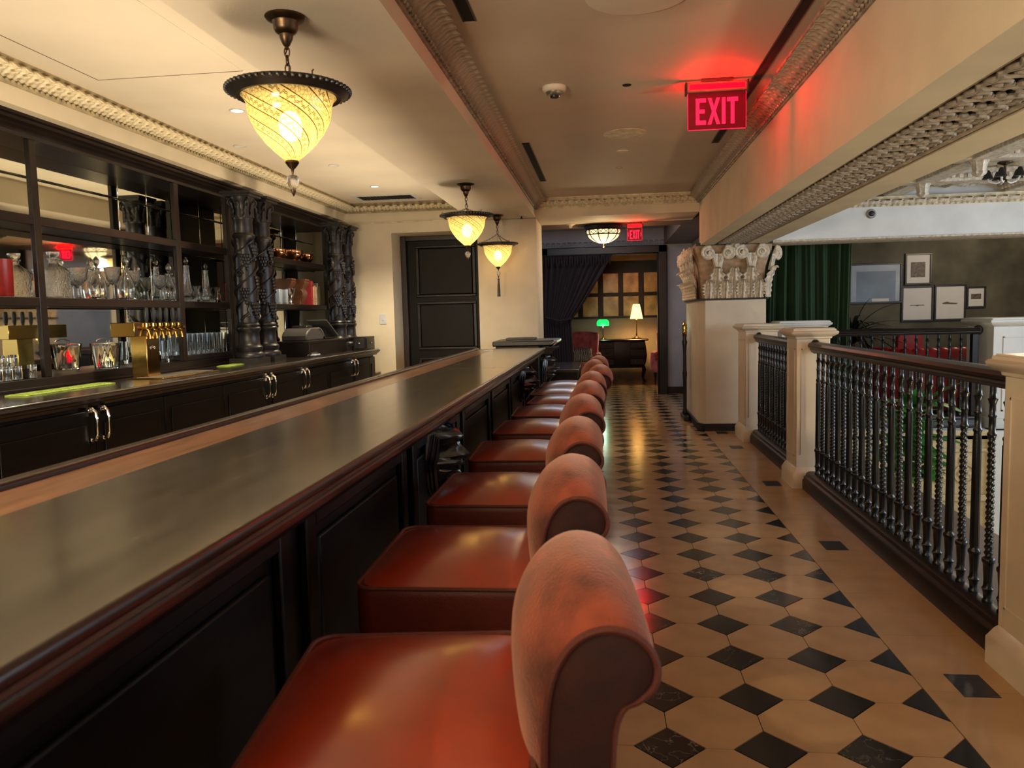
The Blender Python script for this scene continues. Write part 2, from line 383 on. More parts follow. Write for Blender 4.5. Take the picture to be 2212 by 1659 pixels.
for j in range(-12, 41):
    y = CY+PY*j
    if y > 16.6: break
    for i in range(0, 11):
        x = CX-PX*i
        seen = 2.1 < y < 9.4 and i <= 3
        if x < -1.5 and y > 9.4: pass
        if i == 0:
            if y < 9.4: (inst('tile', half_me, floor, (x, y, 0)) if seen else stuff_tile(far_d, half, x, y))
            else: stuff_tile(far_d, dia, x, y)
        else: (inst('tile', dia_me, floor, (x, y, 0)) if seen else stuff_tile(far_d, dia, x, y))
        (inst('tile', oct_me, floor, (x-PX/2, y+PY/2, 0)) if seen and y < 9.0 else stuff_tile(far_o, octo(), x-PX/2, y+PY/2))
        if i == 0 and y > 9.5:
            stuff_tile(far_o, octo(), x+PX/2, y+PY/2); stuff_tile(far_o, octo(), x+PX*1.5, y+PY/2); stuff_tile(far_d, dia, x+PX, y)
tag(far_o.build('pale_tiles', M['tile'], floor, 0), kind='stuff')
tag(far_d.build('dark_tiles', M['marble'], floor, 0), kind='stuff')
ys = [-3.2, -2.2, -1.15, -.13, .88, 1.90]+[2.91+.507*k for k in range(13)]+[9.45]
for a, b in zip(ys, ys[1:]):
    B(CX+.003, 1.66, a+.0012, b-.0012, -.01, 0).build('border_slab', M['band'], floor, 0)
for yc in (-.5, 1.22, 2.962, 4.727, 6.44, 8.16, 9.15):
    B(1.262, 1.388, yc-.09, yc+.09, -.01, .0012).build('inset', M['inset'], floor, 0)
B(1.66, 2.36, -3.2, 9.2, -.12, -.002).build('ledge_board', M['ledge'], floor, 0)
B(1.9, 7.0, 9.2, 9.55, -.06, .0).build('landing_edge', M['white'], floor, 0)

# walls of the bar
struct('wall_left', B(-3.75, -3.58, -3.2, 9.8, 0, 2.9), M['plaster'])
fr = struct('wall_left.001', B(-3.58, XL, -3.2, YB, 2.56, 2.9), M['plaster'])          # frieze box over the cabinet
wb = MB().box(-3.75, -2.51, YB, 9.8, 0, 2.9).box(-2.51, -1.47, YB, 9.8, 2.41, 2.9).box(-1.47, -.77, YB, 10.1, 0, 2.52).box(-1.47, 1.1, YB, 10.1, 2.525, 2.9)
wall_back = struct('wall_back', wb.box(-3.75, -1.4, 9.86, 10.0, 0, 2.9), M['plaster'])
B(-3.05, -1.55, YB-.012, YB, 2.53, 2.545).build('picture_rail', M['trim'], wall_back, bev=.004)
wr = MB().box(1.10, 1.25, -3.2, YB+.02, 2.14, 2.9).box(1.25, 1.62, -3.2, YB+.02, 2.185, 2.9).box(1.62, 1.84, -3.2, YB+.02, 2.14, 2.9)
wall_right = struct('wall_right', wr, M['plaster'])
# moulded edges of the sunk soffit panel
for x0, x1, n in ((1.25, 1.275, 'inner_bead'), (1.57, 1.62, 'outer_bead')):
    MB().prism([(x0, 2.185), (x0, 2.148), ((x0+x1)/2, 2.142), (x1, 2.152), (x1, 2.185)], -3.2, YB, 'xz').build(n, M['trimdark'], wall_right)
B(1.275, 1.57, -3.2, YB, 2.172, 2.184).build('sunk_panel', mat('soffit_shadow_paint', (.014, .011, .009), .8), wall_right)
# pierced scroll ornament, one motif after another
mo = MB()
def scroll(cx, cy, r0_, turns, a0, hand, z=2.150, n=22, w=.012):
    pts = []
    for k in range(n+1):
        t = k/n; a = a0+hand*turns*2*PI*t; r = r0_*(1-.82*t)
        pts.append((cx+r*math.cos(a), cy+r*math.sin(a), z))
    mo.tube(pts, [w*(1-.45*k/n) for k in range(n+1)], 6)
scroll(1.355, .0, .062, 1.3, R(90), 1); scroll(1.49, .075, .062, 1.3, R(-90), 1)
for cx, cy in ((1.355, 0), (1.49, .075)):
    mo.ball((cx, cy, 2.152), .018, 6, 4)
for k in range(4):
    a = R(45+90*k); mo.ball((1.42+.03*math.cos(a), .04+.03*math.sin(a), 2.152), .017, 6, 4, (1.3, 1, .8))
for cx, cy, a in ((1.31, .09, .7), (1.53, -.02, .7), (1.30, -.05, -.6), (1.545, .125, -.6)):
    mo.ball((cx, cy, 2.152), .03, 8, 4, (.55, 1.0, .5))
mo.tube([(1.29, .0, 2.151), (1.31, .06, 2.149), (1.42, .04, 2.149), (1.53, .03, 2.149), (1.555, .075, 2.151)], .011, 6)
sm = mo.mesh('scroll', M['scrollw'])
k = 0
y = 1.6
while y < 9.15:
    inst('scroll', sm, wall_right, (0, y, 0)); y += .15
wall_behind = struct('wall_front', B(-3.75, 1.84, -3.35, -3.2, 0, 2.9), M['plaster'])

# ceilings
ceil_l = struct('ceiling', B(XL-.02, -1.50, -3.2, YB, ZC, 2.9), M['ceil'])
ceil_box = struct('ceiling.001', B(-1.53, -.78, -3.2, YB, 2.53, 2.9), M['ceil'])
ceil_r = struct('ceiling.002', B(-.80, 1.10, -3.2, YB, ZC-.02, 2.9), M['ceiltan'])
struct('light_block_slab', B(-3.8, 8.4, -3.4, 17.4, 3.2, 3.3), M['ceil'])  # unseen slab above all the rooms, added to block light
# access hatch on the left ceiling
hp = B(-2.77, -1.93, 2.2, 4.21, ZC-.003, ZC).build('hatch_panel', M['ceil'], ceil_l, 0)
hl = MB().box(-2.776, -2.77, 2.2, 4.216, ZC-.004, ZC).box(-2.776, -1.93, 4.21, 4.216, ZC-.004, ZC)
hl.build('hatch_joint', M['soffit'], ceil_l, 0)

# ornamental cornices: moulded core + one carved leaf after another
def leaf_mesh(name, m, w, h, lobes=3, curl=.4, depth=.02, groove=.35, cut=.16):
    def fn(u, v):
        s = (u-.5)*2
        wid = w*.5*(math.sin(PI*min(1, .12+.88*v*.94))**.6)*(1+cut*math.cos(v*lobes*2*PI))
        x = s*wid; y = h*v
        zz = depth*(1-s*s)**.5*(.35+.9*v)-groove*depth*math.exp(-(s/.22)**2)+curl*depth*max(0, v-.7)*6
        return (x, y, zz)
    return MB().grid(fn, 8, 6*lobes if lobes > 1 else 9).mesh(name, m)
def cornice(name, path, prof, m, leaf, pitch, lm, slope, seen=True, fillet=None):
    """path: (x0,y0)->(x1,y1); outward normal to the left of travel; prof: (d, z)."""
    (x0, y0), (x1, y1) = path; L = math.hypot(x1-x0, y1-y0); tx, ty = (x1-x0)/L, (y1-y0)/L; nx, ny = -ty, tx
    rings = [[(x0+nx*d, y0+ny*d, z) for d, z in prof], [(x1+nx*d, y1+ny*d, z) for d, z in prof]]
    mb = MB().loft(rings); o = struct(name, mb, m)
    (da, za), (db, zb) = slope; sl = math.hypot(db-da, zb-za)
    up = Vector((nx*(db-da)/sl, ny*(db-da)/sl, (zb-za)/sl)); al = Vector((tx, ty, 0)); no = al.cross(up)
    if no.x*nx+no.y*ny < 0: al = -al; no = al.cross(up)
    n = int(L/pitch)
    joined = MB()
    for k in range(n):
        c = Vector((x0+tx*(k+.5)*L/n+nx*da, y0+ty*(k+.5)*L/n+ny*da, za))
        mt = Matrix((( al.x, up.x, no.x, c.x), (al.y, up.y, no.y, c.y), (al.z, up.z, no.z, c.z), (0, 0, 0, 1)))
        if seen:
            q = inst('leaf', lm, o); q.matrix_local = mt
        else:
            joined.add([tuple(mt @ v.co) for v in lm.vertices], [tuple(p.vertices) for p in lm.polygons])
    if not seen: tag(joined.build('leaves', lm.materials[0], o), kind='stuff')
    # bead row under the leaves
    bd = MB(); nb = int(L/(pitch*.5))
    for k in range(nb):
        t = (k+.5)/nb*L
        bd.ball((x0+tx*t+nx*(da+.002), y0+ty*t+ny*(da+.002), za-.014), .010, 5, 3, (1.4 if abs(tx) > .5 else 1, 1.4 if abs(ty) > .5 else 1, 1))
    tag(bd.build('bead_row', m, o), kind='stuff')
    return o
def cprof(z0, z1, out):
    h = z1-z0
    return [(0, z0), (.012, z0), (.016, z0+h*.08), (.024, z0+h*.14), (.020, z0+h*.2), (.03, z0+h*.24), (.04, z0+h*.42), (out*.62, z0+h*.62), (out*.86, z0+h*.76),
            (out*.9, z0+h*.84), (out, z0+h*.88), (out, z0+h), (0, z0+h)]
leafL = leaf_mesh('leaf', M['trim'], .10, .10, 3, .6, .034, .6, .42)
leafR = leaf_mesh('leaf', M['trimdark'], .105, .105, 3, .5, .026, .5, .34)
tongue = leaf_mesh('leaf', M['trimdark'], .095, .115, 1, .6, .026, .55)
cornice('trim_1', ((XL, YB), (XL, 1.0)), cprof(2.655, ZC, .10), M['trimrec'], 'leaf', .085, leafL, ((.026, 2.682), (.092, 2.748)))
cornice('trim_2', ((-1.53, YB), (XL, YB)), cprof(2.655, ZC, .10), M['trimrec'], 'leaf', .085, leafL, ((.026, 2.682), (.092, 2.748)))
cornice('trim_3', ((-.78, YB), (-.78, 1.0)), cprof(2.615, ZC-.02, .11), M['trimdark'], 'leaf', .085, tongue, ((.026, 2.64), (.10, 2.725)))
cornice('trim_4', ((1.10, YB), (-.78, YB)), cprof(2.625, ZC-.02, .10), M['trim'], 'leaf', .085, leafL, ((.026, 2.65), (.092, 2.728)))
cornice('trim_5', ((1.10, 1.0), (1.10, YB)), cprof(2.62, ZC-.02, .11), M['trimdark'], 'leaf', .09, leafR, ((.026, 2.645), (.10, 2.725)))

# service door in its recess
door = struct('door_1', B(-2.52, -1.44, 9.80, 9.86, 0, 2.405), M['diewood'])
for z0, z1 in ((.16, .86), (1.02, 1.56), (1.68, 2.26)):
    MB().box(-2.30, -1.62, 9.775, 9.80, z0, z1).build('panel', M['diewood'], door, bev=.02)
    mb = MB()
    for (a, b, c, d) in ((-2.34, -1.58, z0-.03, z0), (-2.34, -1.58, z1, z1+.03)): mb.box(a, b, 9.775, 9.80, c, d)
    for (a, b) in ((-2.34, -2.30), (-1.62, -1.58)): mb.box(a, b, 9.775, 9.80, z0, z1)
    mb.build('panel_moulding', M['wood'], door, bev=.006)
for z in (.95, 1.52, 2.05): MB().lathe([(.012, z), (.012, z+.14)], 8, (-2.50, 9.79, 0)).build('hinge', M['brass'], door)
MB().lathe([(.0, 0), (.03, .01), (.03, .03), (.0, .045)], 12, (-1.52, 9.74, 1.02), 'y').build('door_knob', M['brass'], door)
MB().box(-2.51, -2.44, 9.70, 9.8, 0, 2.405).box(-2.51, -1.47, 9.72, 9.8, 2.35, 2.41).build('door_frame', M['woodred'], door, bev=.005)
sw = tag(MB().box(-2.69, -2.61, YB-.008, YB, 1.33, 1.45).build('light_switch', M['paper'], bev=.003), 'small ivory switch plate on the plaster wall left of the dark door', 'switch')
MB().box(-2.66, -2.64, YB-.014, YB-.006, 1.375, 1.405).build('rocker', M['paper'], sw)

# lobby behind the opening
struct('wall_lobby_left', B(-2.65, -2.5, 10.0, 13.75, 0, 2.9), M['lobby'])
lw = MB().box(-2.65, -1.04, 13.6, 13.9, 0, 2.9).box(1.06, 1.6, 13.6, 13.9, 0, 2.9).box(-1.04, 1.06, 13.6, 13.9, 2.51, 2.9)
struct('wall_lobby_back', lw, M['lobby'])
struct('wall_lobby_right', B(1.48, 1.6, 10.8, 13.9, 0, 2.9), M['lobby'])
struct('ceiling.004', MB().box(-2.6, 1.5, 10.1, 10.65, 2.525, 2.9).box(1.02, 1.5, 10.65, 13.6, 2.525, 2.9).box(-.77, 1.5, 10.0, 10.1, 2.526, 2.9), M['soffit'])
struct('ceiling.005', B(-2.6, 1.05, 10.6, 13.7, 2.80, 2.9), M['lobby'])
cornice('trim_6', ((1.02, 13.6), (-2.5, 13.6)), cprof(2.52, 2.62, .08), M['lobby'], 'leaf', .09, leaf_mesh('leaf', M['lobby'], .12, .09, 3, .5, .02), ((.026, 2.545), (.08, 2.61)), seen=False)
struct('baseboard_lobby', MB().box(1.06, 1.48, 13.58, 13.6, 0, .12), M['ebony'], bev=.005)
dw = struct('door_2', MB().box(.92, 1.06, 13.5, 13.92, 0, 2.51).box(-1.06, -.93, 13.5, 13.92, 0, 2.51).box(-1.06, 1.06, 13.5, 13.92, 2.385, 2.51), M['ebony'], bev=.01)
MB().box(.90, .92, 13.52, 13.6, 0, 2.385).box(-.93, .92, 13.52, 13.6, 2.365, 2.385).build('inner_moulding', M['wood'], dw, bev=.004)
# sitting room beyond the doorway
pw = struct('wall_sitting_room', B(-2.6, 2.6, 16.6, 16.75, 0, 2.9), mat('panelled_wall_paint', (.30, .26, .20), .45, nscale=3, namt=.2))
B(-2.6, 2.6, 16.575, 16.6, 1.28, 2.46).build('dark_panelling', M['wood'], pw)
MB().prism([(16.6, 2.46), (16.52, 2.46), (16.46, 2.54), (16.44, 2.60), (16.6, 2.60)], -2.6, 2.6, 'yz').build('crown_moulding', M['soffit'], pw)
xs = [-1.27, -.85, -.43, -.01, .405, .83]
for row, (z0, z1) in enumerate(((1.325, 1.735), (1.81, 2.21))):
    for x in xs:
        MB().box(x, x+.315, 16.555, 16.577, z0, z1).build('panel', M['panelg'], pw, bev=.006)
struct('wall_sitting_left', B(-2.7, -2.6, 13.9, 16.7, 0, 2.9), M['dwall'])
struct('wall_sitting_right', B(2.6, 2.7, 13.9, 16.7, 0, 2.9), M['dwall'])
struct('ceiling.006', B(-2.7, 2.7, 13.9, 16.8, 2.62, 2.9), M['soffit'])

# lower hall seen through the railing
struct('floor.001', B(1.6, 8.2, -3.2, 9.3, -1.75, -1.6), M['carved'])
cw = struct('wall_lower_hall', MB().box(1.7, 4.23, 9.2, 9.35, -1.6, -.06), M['carved'])
struct('wall_lower_side', B(2.30, 2.36, -3.2, 9.2, -1.6, -.12), M['carved'])
for z0, z1, d in ((-.24, -.20, .03), (-.79, -.72, .05), (-.06, -.0, .02)):
    B(2.36, 4.23+d, 9.2-d, 9.2, z0, z1).build('string_course', M['carved'], cw, bev=.008)
for k in range(7):
    x = 3.976-.249*k
    if x < 2.5: break
    rm = MB()
    rm.tube([(x+.105*math.cos(2*PI*i/24), 9.19, -.49+.105*math.sin(2*PI*i/24)) for i in range(24)], .010, 5, closed=True)
    for p in range(6):
        a = 2*PI*p/6; rm.ball((x+.05*math.cos(a), 9.195, -.49+.05*math.sin(a)), .032, 6, 4, (1, .5, 1))
    rm.ball((x, 9.19, -.49), .022, 6, 4); rm.build('rosette', M['carved'], cw)
for k in range(9):
    B(4.12-.2*k, 4.155-.2*k, 9.18, 9.2, -.37, -.30).build('tooth_block', M['carved'], cw)
struct('wall_lower_hall.001', MB().box(4.23, 7.5, 9.12, 9.35, -1.6, .0), M['white'])

# galleried lounge on the far side
dwl = struct('wall_lounge', B(1.6, 8.2, 13.1, 13.3, 0, 2.9), M['dwall'])
struct('wall_lounge_right', B(8.0, 8.2, -3.3, 13.3, -1.6, 3.1), M['white'])
struct('wall_lounge_left', B(1.5, 1.62, 10.8, 13.2, 0, 2.9), M['dwall'])
struct('wall_hall_front', B(1.84, 8.2, -3.35, -3.2, -1.6, 3.1), M['white'])
struct('ceiling.007', B(1.55, 8.1, 9.72, 13.2, 2.62, 2.72), M['soffit'])
fb = struct('wall_far_beam', MB().box(1.80, 8.0, YB, 9.72, 2.17, 3.0), M['white'])
MB().prism([(YB, 2.17), (YB-.03, 2.165), (YB-.035, 2.15), (YB-.012, 2.14), (9.72, 2.14), (9.72, 2.17)], 1.84, 8.0, 'yz').build('lower_moulding', M['capstone'], fb)
cornice('trim_7', ((8.0, YB), (1.84, YB)), cprof(2.50, 2.60, .09), M['trim'], 'leaf', .12, leaf_mesh('leaf', M['capstone'], .14, .09, 3, .6, .03), ((.026, 2.52), (.085, 2.59)))
# vaulted, ribbed hall ceiling with hanging bosses
hc = struct('ceiling.008', B(1.80, 8.0, -3.2, YB, 2.72, 3.0), M['hallceil'])
ribs_x = [1.92+1.25*k for k in range(5)]; ribs_y = [8.4-1.2*k for k in range(9)]
for x in ribs_x:
    MB().box(x-.10, x+.10, -3.2, YB, 2.60, 2.72).box(x-.14, x+.14, -3.2, YB, 2.66, 2.72).build('rib', M['capstone'], hc, bev=.008)
for y in ribs_y:
    MB().box(1.84, 8.0, y-.10, y+.10, 2.602, 2.72).box(1.84, 8.0, y-.14, y+.14, 2.662, 2.72).build('rib', M['capstone'], hc, bev=.008)
dn = MB()
for y in ribs_y:
    if y < 4: continue
    for sgn in (-1, 1):
        x = 2.1
        while x < 6.2:
            dn.box(x, x+.035, y+sgn*.15-.012, y+sgn*.15+.012, 2.625, 2.66); x += .075
for x in ribs_x:
    for sgn in (-1, 1):
        y = 4.2
        while y < 9.2:
            dn.box(x+sgn*.15-.012, x+sgn*.15+.012, y, y+.035, 2.625, 2.66); y += .075
tag(dn.build('dentil_course', M['capstone'], hc, 0), kind='stuff')
# carved strapwork in the coffers
st = MB()
for x in ribs_x[:4]:
    for y in ribs_y[:5]:
        cx, cy = x+.625, y+.6
        for k in range(8):
            a = 2*PI*k/8
            st.tube([(cx+.10*math.cos(a), cy+.10*math.sin(a), 2.71), (cx+.26*math.cos(a+.3), cy+.26*math.sin(a+.3), 2.69), (cx+.42*math.cos(a), cy+.42*math.sin(a), 2.71)], .022, 5)
        st.lathe([(.11, 2.72), (.10, 2.68), (.04, 2.65), (0, 2.64)], 10, (cx, cy, 0))
tag(st.build('strapwork', M['capstone'], hc), kind='stuff')
bos = MB().lathe([(.20, 2.68), (.19, 2.66), (.13, 2.645), (.085, 2.62), (.062, 2.58), (.05, 2.52), (.058, 2.505), (.05, 2.49), (.02, 2.47), (0, 2.465)], 16, lobes=8, lamp=.10).mesh('boss', M['capstone'])
for x in ribs_x[1:4]:
    for y in ribs_y[:5]: inst('boss', bos, hc, (x, y, 0))
# ------------------------------------------------------------------ stone column with acanthus capital
col = thing('stone_column', 'tall square stone column with carved leafy scroll capital under the beam', 'column', (1.47, 10.05, 0))
ox_, oy_ = 1.47, 10.05
def lc(mb): return mb.xf(lambda p: p-Vector((ox_, oy_, 0)))
lc(MB().prism([(1.16, 9.30), (1.84, 9.30), (1.84, 10.8), (1.10, 10.8), (1.10, 9.40)], 0, 1.515)).build('shaft', M['stone'], col, bev=.004)
lc(MB().prism([(1.145, 9.275), (1.86, 9.275), (1.86, 9.3), (1.16, 9.3), (1.10, 9.40), (1.10, 10.8), (1.075, 10.8), (1.075, 9.39)], 0, .085)).build('base_board', M['ebony'], col, bev=.004)
lc(MB().box(1.075, 1.865, 9.275, 10.82, 1.513, 1.532)).build('neck_fillet', M['ebony'], col, bev=.004)
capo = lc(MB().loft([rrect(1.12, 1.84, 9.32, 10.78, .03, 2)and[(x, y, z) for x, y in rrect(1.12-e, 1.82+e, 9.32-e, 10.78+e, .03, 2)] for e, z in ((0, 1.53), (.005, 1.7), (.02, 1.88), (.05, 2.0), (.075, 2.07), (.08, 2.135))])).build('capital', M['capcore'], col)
lc(MB().box(1.05, 1.90, 9.225, 10.85, 2.132, 2.163)).build('abacus', mat('teal_black_paint', (.012, .03, .035), .4), col, bev=.004)
def acanthus(h, w, out):
    def fn(u, v):
        s = (u-.5)*2
        wid = w*.5*(.62+.45*math.sin(PI*min(v*1.05, 1)))*(1-.75*max(0, v-.78)/.22)*(1+.20*math.sin(v*6*2*PI)*(.3+abs(s)))
        z = h*(v if v < .86 else .86+.10*math.sin((v-.86)/.14*PI*.9))
        d = .030+out*(max(0, v-.35)/.65)**2.2+.018*(1-s*s)-.022*math.exp(-(s/.16)**2)+.012*math.sin(abs(s)*9)
        return (s*wid, -d*1.25, z)
    return MB().grid(fn, 12, 20).mesh('leaf', M['capstone'])
acs, acl = acanthus(.22, .14, .06), acanthus(.37, .17, .09)
def volute_mesh():
    mb = MB(); pts = []; rad = []
    # stem rising from the leaf, ending in a spiral
    for k in range(9):
        t = k/8; pts.append((.012+.085*t**1.6, -.055-.03*t, -.25+.262*t)); rad.append(.026-.009*t)
    for k in range(1, 26):
        t = k/25; a = R(100)-t*2.0*2*PI; r = .074*(1-.80*t)
        pts.append((.108+r*math.cos(a), -.085-.016*t, -.06+r*math.sin(a))); rad.append(.019-.008*t)
    mb.tube(pts, [q*1.25 for q in rad], 7); mb.ball((.108, -.105, -.06), .017, 8, 5)
    # pierced web beside the stem
    mb.grid(lambda u, v: (.002+.06*u*(.5+.5*v), -.062-.02*v-.012*math.sin(PI*u), -.27+.20*v), 5, 6)
    return mb.mesh('volute', M['capstone'])
vm = volute_mesh()
vml = bpy.data.meshes.new('volute')
vml = MB().add([(-v.co.x, v.co.y, v.co.z) for v in vm.vertices], [tuple(p.vertices) for p in vm.polygons]).mesh('volute', M['capstone'])
ros = MB()
for k in range(6):
    a = 2*PI*k/6; ros.ball((.038*math.cos(a), -.03, .038*math.sin(a)), .026, 7, 5, (1, .8, 1))
ros.ball((0, -.05, 0), .022, 7, 5); rosm = ros.mesh('rosette', M['capstone'])
for face in range(2):
    # front face looks along -Y; side face looks along -X
    xs_ = [.09, .27, .46, .64] if face == 0 else [.10, .32, .54, .76, .98, 1.20, 1.38]
    def put(nm, me, a, z, dd=0):
        if face == 0: inst(nm, me, capo, (1.11+a-ox_, 9.32-dd-oy_, z))
        else: inst(nm, me, capo, (1.12-dd-ox_, 10.78-a-oy_, z), (0, 0, -PI/2))
    for a in xs_: put('leaf', acs, a, 1.532, .02)
    n = 2 if face == 0 else 4
    for k in range(len(xs_)-1): put('leaf', acl, (xs_[k]+xs_[k+1])/2, 1.534, .0)
    span = .74 if face == 0 else 1.46
    for k in range(n):
        c = span*(k+.5)/n
        put('volute', vm, c, 2.105, .03); put('volute', vml, c, 2.105, .03)
    put('rosette', rosm, span/2, 2.115, .085)
inst('volute', vm, capo, (1.82-ox_+.02, 9.33-oy_, 2.09), (0, 0, R(50)))
inst('leaf', acl, capo, (1.83-ox_, 9.36-oy_, 1.534), (0, 0, R(55)))
# ------------------------------------------------------------------ pedestals of the railing
def pedestal(name, label, x0, x1, y0, y1, h, m, loc, fluted=False, group=None):
    t = thing(name, label, 'pedestal', loc, 0, group); X, Y = loc[0], loc[1]
    sh = lambda mb: mb.xf(lambda p: p-Vector((X, Y, 0)))
    sh(MB().box(x0, x1, y0, y1, .15, h-.06)).build('shaft', m, t, bev=.006)
    o = .032
    rings = [[(x, y, z) for x, y in rrect(x0-e, x1+e, y0-e, y1+e, .008, 1)] for e, z in ((o, 0), (o, .105), (o-.008, .12), (.012, .145), (.0, .16))]
    sh(MB().loft(rings)).build('plinth', m, t)
    rings = [[(x, y, z) for x, y in rrect(x0-e, x1+e, y0-e, y1+e, .006, 1)] for e, z in ((0, h-.085), (.010, h-.08), (.012, h-.068), (.030, h-.058), (.048, h-.045), (.052, h-.030), (.044, h-.022), (.036, h-.020), (.034, h-.008), (.026, h-.006), (.024, h))]
    sh(MB().loft(rings)).build('cap', m, t)
    for (a, b, yy, sgn) in ((x0, x1, y0, -1),):
        w = b-a
        MB().box(a+.035, a+.042, yy-.006, yy, .26, h-.16).box(b-.042, b-.035, yy-.006, yy, .26, h-.16).box(a+.035, b-.035, yy-.006, yy, h-.167, h-.16).xf(lambda p: p-Vector((X, Y, 0))).build('panel_bead', m, t)
    # left face
    mb = MB().box(x0-.005, x0, y0+.05, y0+.058, .24, h-.16).box(x0-.005, x0, y1-.058, y1-.05, .24, h-.16).box(x0-.005, x0, y0+.05, y1-.05, h-.168, h-.16).box(x0-.005, x0, y0+.05, y1-.05, .24, .248)
    if fluted:
        for k in range(2): mb.box(x0-.006, x0, y0+.13+.12*k, y0+.16+.12*k, .27, h-.2)
    mb.xf(lambda p: p-Vector((X, Y, 0))).build('side_bead', m, t)
    return t
pedestal('pedestal', 'cream stone pedestal between the two dark railings', 1.475, 1.725, 6.29, 6.62, 1.245, M['stone'], (1.6, 6.45, 0))
pedestal('pedestal', 'cream stone pedestal standing against the tall column', 1.475, 1.80, 8.50, 8.96, 1.245, M['stone'], (1.6, 8.7, 0))
pedestal('pedestal', 'cream stone pedestal cut off by the right edge, beside the near railing end', 1.50, 1.78, 2.66, 3.155, 1.21, M['stone'], (1.6, 2.9, 0), fluted=True)
pedestal('pedestal', 'pale square pedestal behind the column in front of the green curtain', 2.07, 2.58, 9.55, 9.95, 1.25, M['white'], (2.3, 9.75, 0))
nw = thing('panelled_pedestal', 'broad white panelled pedestal at the end of the far railing', 'pedestal', (4.79, 9.6, 0))
MB().box(-.50, .75, -.30, .35, 0, 1.17).build('body', M['white'], nw, bev=.005)
MB().loft([[(x, y, z) for x, y in rrect(-.50-e, .75+e, -.30-e, .35+e, .006, 1)] for e, z in ((0, 1.14), (.02, 1.16), (.045, 1.175), (.055, 1.20), (.05, 1.215), (.03, 1.22), (.03, 1.235))]).build('cap', M['white'], nw)
MB().box(-.40, .65, -.312, -.30, .20, .215).box(-.40, .65, -.312, -.30, 1.02, 1.035).box(-.40, -.385, -.312, -.30, .2, 1.03).box(.635, .65, -.312, -.30, .2, 1.03).build('panel_bead', M['white'], nw)
MB().box(-.52, .77, -.33, .37, 0, .12).build('plinth', M['white'], nw, bev=.006)

# ------------------------------------------------------------------ railings with turned balusters
def baluster_mesh(twist, z0=.135, z1=1.065):
    mb = MB(); h = z1-z0
    base = [(.021, z0), (.021, z0+.012), (.016, z0+.018), (.019, z0+.05), (.024, z0+.062), (.018, z0+.072), (.017, z0+.10), (.020, z0+.15), (.021, z0+.17), (.026, z0+.178), (.026, z0+.19), (.018, z0+.198)]
    top = [(.015, z1-.22), (.0185, z1-.212), (.0185, z1-.205), (.0135, z1-.198), (.0135, z1-.14), (.017, z1-.132), (.0135, z1-.124), (.012, z1-.085), (.016, z1-.072), (.020, z1-.060), (.014, z1-.055), (.013, z1-.03), (.013, z1)]
    if not twist:
        rings = [(r, z) for r, z in base]+[(.0185, z0+.21), (.0175, z0+h*.5), (.0155, z1-.225)]+top
        mb.lathe(rings, 10, lobes=0)
        for k in range(5):
            a = 2*PI*k/5; mb.tube([(.0165*math.cos(a), .0165*math.sin(a), z0+.21), (.0145*math.cos(a), .0145*math.sin(a), z1-.235)], .004, 4)
    else:
        mb.lathe(base, 10); mb.lathe(top, 10)
        n = 96; rings = []
        for k in range(n+1):
            t = k/n; z = z0+.195+(h-.415)*t; rr = .0172-.0028*t; ph = t*2*PI*10.5
            rings.append([(rr*(.92+.20*math.cos(2*(a-ph)))*math.cos(a), rr*(.92+.20*math.cos(2*(a-ph)))*math.sin(a), z) for a in [2*PI*i/10 for i in range(10)]])
        mb.loft(rings)
    return mb.mesh('baluster', M['iron'], 50)
bal = [baluster_mesh(False), baluster_mesh(True)]
def railing(label, p0, p1, n, first, scroll_start=True, post=False, group=None):
    """along Y at x=p0.x (or along X)"""
    (x0, y0), (x1, y1) = p0, p1
    along_y = abs(y1-y0) > abs(x1-x0); L = abs(y1-y0) if along_y else abs(x1-x0)
    t = thing('railing', label, 'railing', (x0, y0, 0), 0 if along_y else -PI/2)
    # local: length along +Y
    prof = [(-.030, 1.062), (.030, 1.062), (.034, 1.075), (.042, 1.082), (.040, 1.092), (.052, 1.100), (.056, 1.115), (.046, 1.132), (.02, 1.140), (-.02, 1.140), (-.046, 1.132), (-.056, 1.115), (-.052, 1.100), (-.040, 1.092), (-.042, 1.082), (-.034, 1.075)]
    MB().prism(prof, 0.015, L-.015, 'xz').build('handrail', M['wood'], t)
    pb = [(-.085, 0), (.085, 0), (.085, .07), (.075, .082), (.075, .098), (.06, .106), (.055, .125), (.035, .137), (-.035, .137), (-.055, .125), (-.06, .106), (-.075, .098), (-.075, .082), (-.085, .07)]
    MB().prism(pb, 0.005, L-.005, 'xz').build('base_rail', M['wood'], t)
    for k in range(n):
        y = first+k*(L-2*first)/(n-1)
        inst('baluster', bal[k % 2], t, (0, y, 0))
    if scroll_start:
        MB().lathe([(.0, -.028), (.04, -.026), (.055, -.01), (.055, .01), (.04, .026), (0, .028)], 14, (0, L-.02, 1.105), 'x').build('scroll_end', M['wood'], t)
    if post:
        MB().box(-.035, .035, L-.09, L-.02, 0, 1.062).build('end_post', M['wood'], t, bev=.006)
        MB().ball((-.05, L-.055, .72), .035, 10, 6).build('knob', M['wood'], t)
    return t
railing('dark turned railing nearest the camera, ending at the pedestal cut by the edge', (1.60, 3.215), (1.60, 6.255), 23, .115)
railing('short dark turned railing between the middle pedestal and the column', (1.60, 6.655), (1.60, 8.465), 15, .07)
railing('dark railing across the hall in front of the red sofa', (2.62, 9.47), (4.22, 9.47), 13, .075, post=True)

